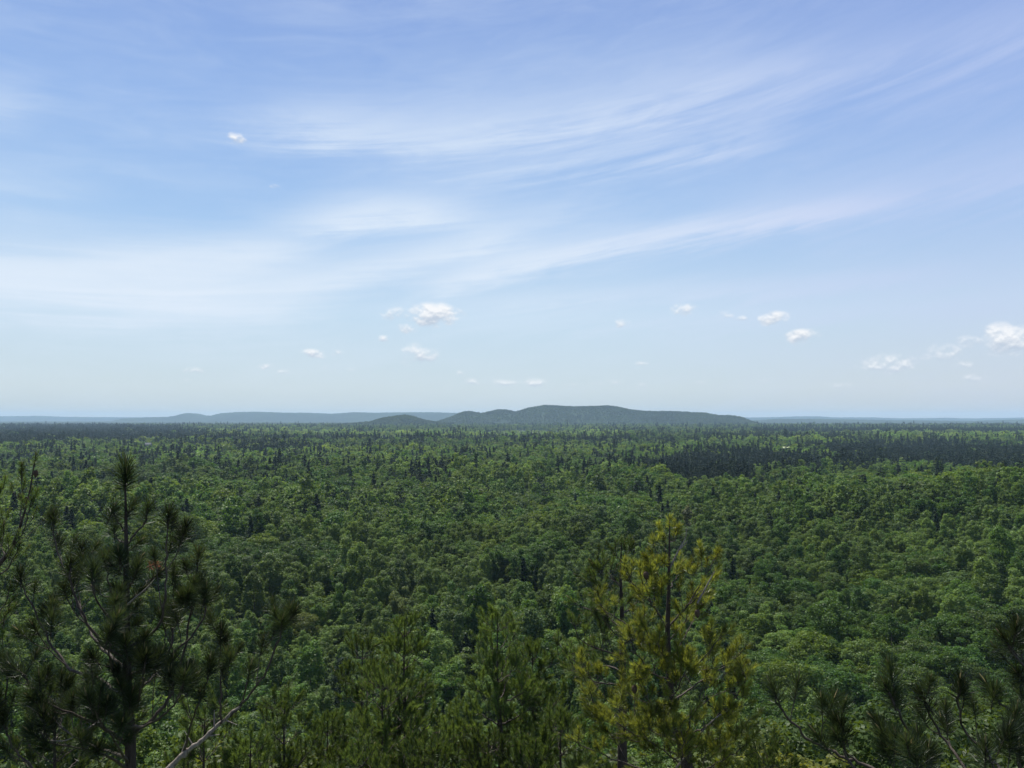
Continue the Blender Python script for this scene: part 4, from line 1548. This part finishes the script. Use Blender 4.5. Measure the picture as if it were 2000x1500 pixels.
# --- young oaks and bushes on the slope
bush_me = []
for k in range(3):
    g = np.random.default_rng(900 + k)
    n = 34
    d = nrm(g.normal(size=(n, 3)))
    d[:, 2] = np.abs(d[:, 2])
    cc = d * (0.6 + .5 * g.random((n, 1))) * np.array([1.5, 1.5, 1.5]) + np.array([0, 0, 1.5])
    v, f = clump_cloud(cc, 0.25 + .3 * g.random(n), 5200, 0.115, g, .35, .8)
    bush_me.append(mesh_np('foliage', v, f, [M_leaf]))
sv, sf = join([tube([(0, 0, 0), (math.cos(a) * .3, math.sin(a) * .3, .9), (math.cos(a) * .9, math.sin(a) * .9, 2.2)], [.045, .03, .012], 5) for a in (0.3, 1.6, 2.7, 3.9, 5.2)])
stem_me = mesh_np('stem', sv, sf, [M_trunk], smooth=True)
BUSH = [(1560, 1492, 15, 1.0, (.13, .15, .03), 'sunlit yellow-green bush at the bottom edge right of the golden pine'),
        (1650, 1430, 19, 1.3, (.05, .085, .022), 'green bush behind the lower right boughs'),
        (1760, 1400, 24, 1.5, (.045, .08, .022), 'rounded young oak above the lower right boughs'),
        (1470, 1470, 18, 1.2, (.07, .1, .025), 'light green bush right of the golden pine base'),
        (470, 1490, 16, 1.1, (.075, .105, .03), 'bright bush under the long grey bough at left'),
        (360, 1490, 17, 1.2, (.07, .11, .028), 'bright green bush right of the left dark trunk'),
        (600, 1450, 22, 1.5, (.045, .08, .025), 'leafy young oak left of bottom centre'),
        (700, 1480, 18, 1.2, (.055, .07, .03), 'greyish bush at the bottom left of centre'),
        (880, 1490, 20, 1.3, (.05, .085, .025), 'green bush at the bottom centre edge'),
        (990, 1480, 20, 1.4, (.05, .09, .028), 'green bush at the bottom between centre and golden pine'),
        (1120, 1500, 18, 1.3, (.06, .085, .025), 'bush at the bottom under the golden pine left boughs'),
        (150, 1480, 18, 1.4, (.055, .085, .025), 'bush behind the left dark pine near the bottom'),
        (20, 1470, 20, 1.4, (.05, .08, .025), 'bush in the bottom left corner'),
        (1900, 1470, 20, 1.6, (.045, .075, .02), 'bush behind the lower right boughs near the corner'),
        (1380, 1500, 18, 1.3, (.08, .11, .025), 'bush at the bottom just right of the golden pine trunk'),
        (1850, 1380, 30, 1.8, (.045, .08, .022), 'young oak in the right woods above the boughs'),
        (1960, 1400, 26, 1.6, (.05, .085, .02), 'young oak at the right edge above the corner'),
        (780, 1470, 22, 1.5, (.05, .075, .025), 'bush behind the bottom centre pines')]
for k, (px_, py_, d_, s_, col, lb) in enumerate(BUSH):
    w = P(px_, py_, d_)
    gz = float(ground_z(w[0], w[1]))
    h = max(w[2] - gz, 1.5)
    t = empty('leafy_bush', (w[0], w[1], gz))
    tag(t, lb, 'bush', 'leafy bushes on the slope')
    c = ob('foliage', bush_me[k % 3], t)
    c.location = (0, 0, max(0.0, h - 3.0 * s_))
    c.scale = (s_,) * 3
    c.rotation_euler = (0, 0, k * 1.3)
    c['leaf_tint'] = [float(a) for a in col]
    st = ob('stem', stem_me, t)
    st.scale = (s_ * .6, s_ * .6, (c.location[2] + 2.0 * s_) / 2.2)

# ------------------------------------------------------------------ haze: one box of thin even air
HZ = (-14200, 14200, -600, 17800, -9.0, 190.0)
x0, x1, y0, y1, z0, z1 = HZ
hv = [(x, y, z) for x in (x0, x1) for y in (y0, y1) for z in (z0, z1)]
me = bpy.data.meshes.new('haze')
me.from_pydata(hv, [], [(0, 1, 3, 2), (4, 6, 7, 5), (0, 4, 5, 1), (2, 3, 7, 6), (0, 2, 6, 4), (1, 5, 7, 3)])
m = bpy.data.materials.new('thin_haze')
m.use_nodes = True
m.node_tree.nodes.clear()
vp = m.node_tree.nodes.new('ShaderNodeVolumePrincipled')
vp.inputs['Color'].default_value = (0.53, 0.75, 0.95, 1)
vp.inputs['Density'].default_value = 5.6e-5
mo = m.node_tree.nodes.new('ShaderNodeOutputMaterial')
m.node_tree.links.new(vp.outputs[0], mo.inputs['Volume'])
me.materials.append(m)
hz = ob('haze', me)
tag(hz, 'thin bluish summer haze over the plain', kind='stuff')
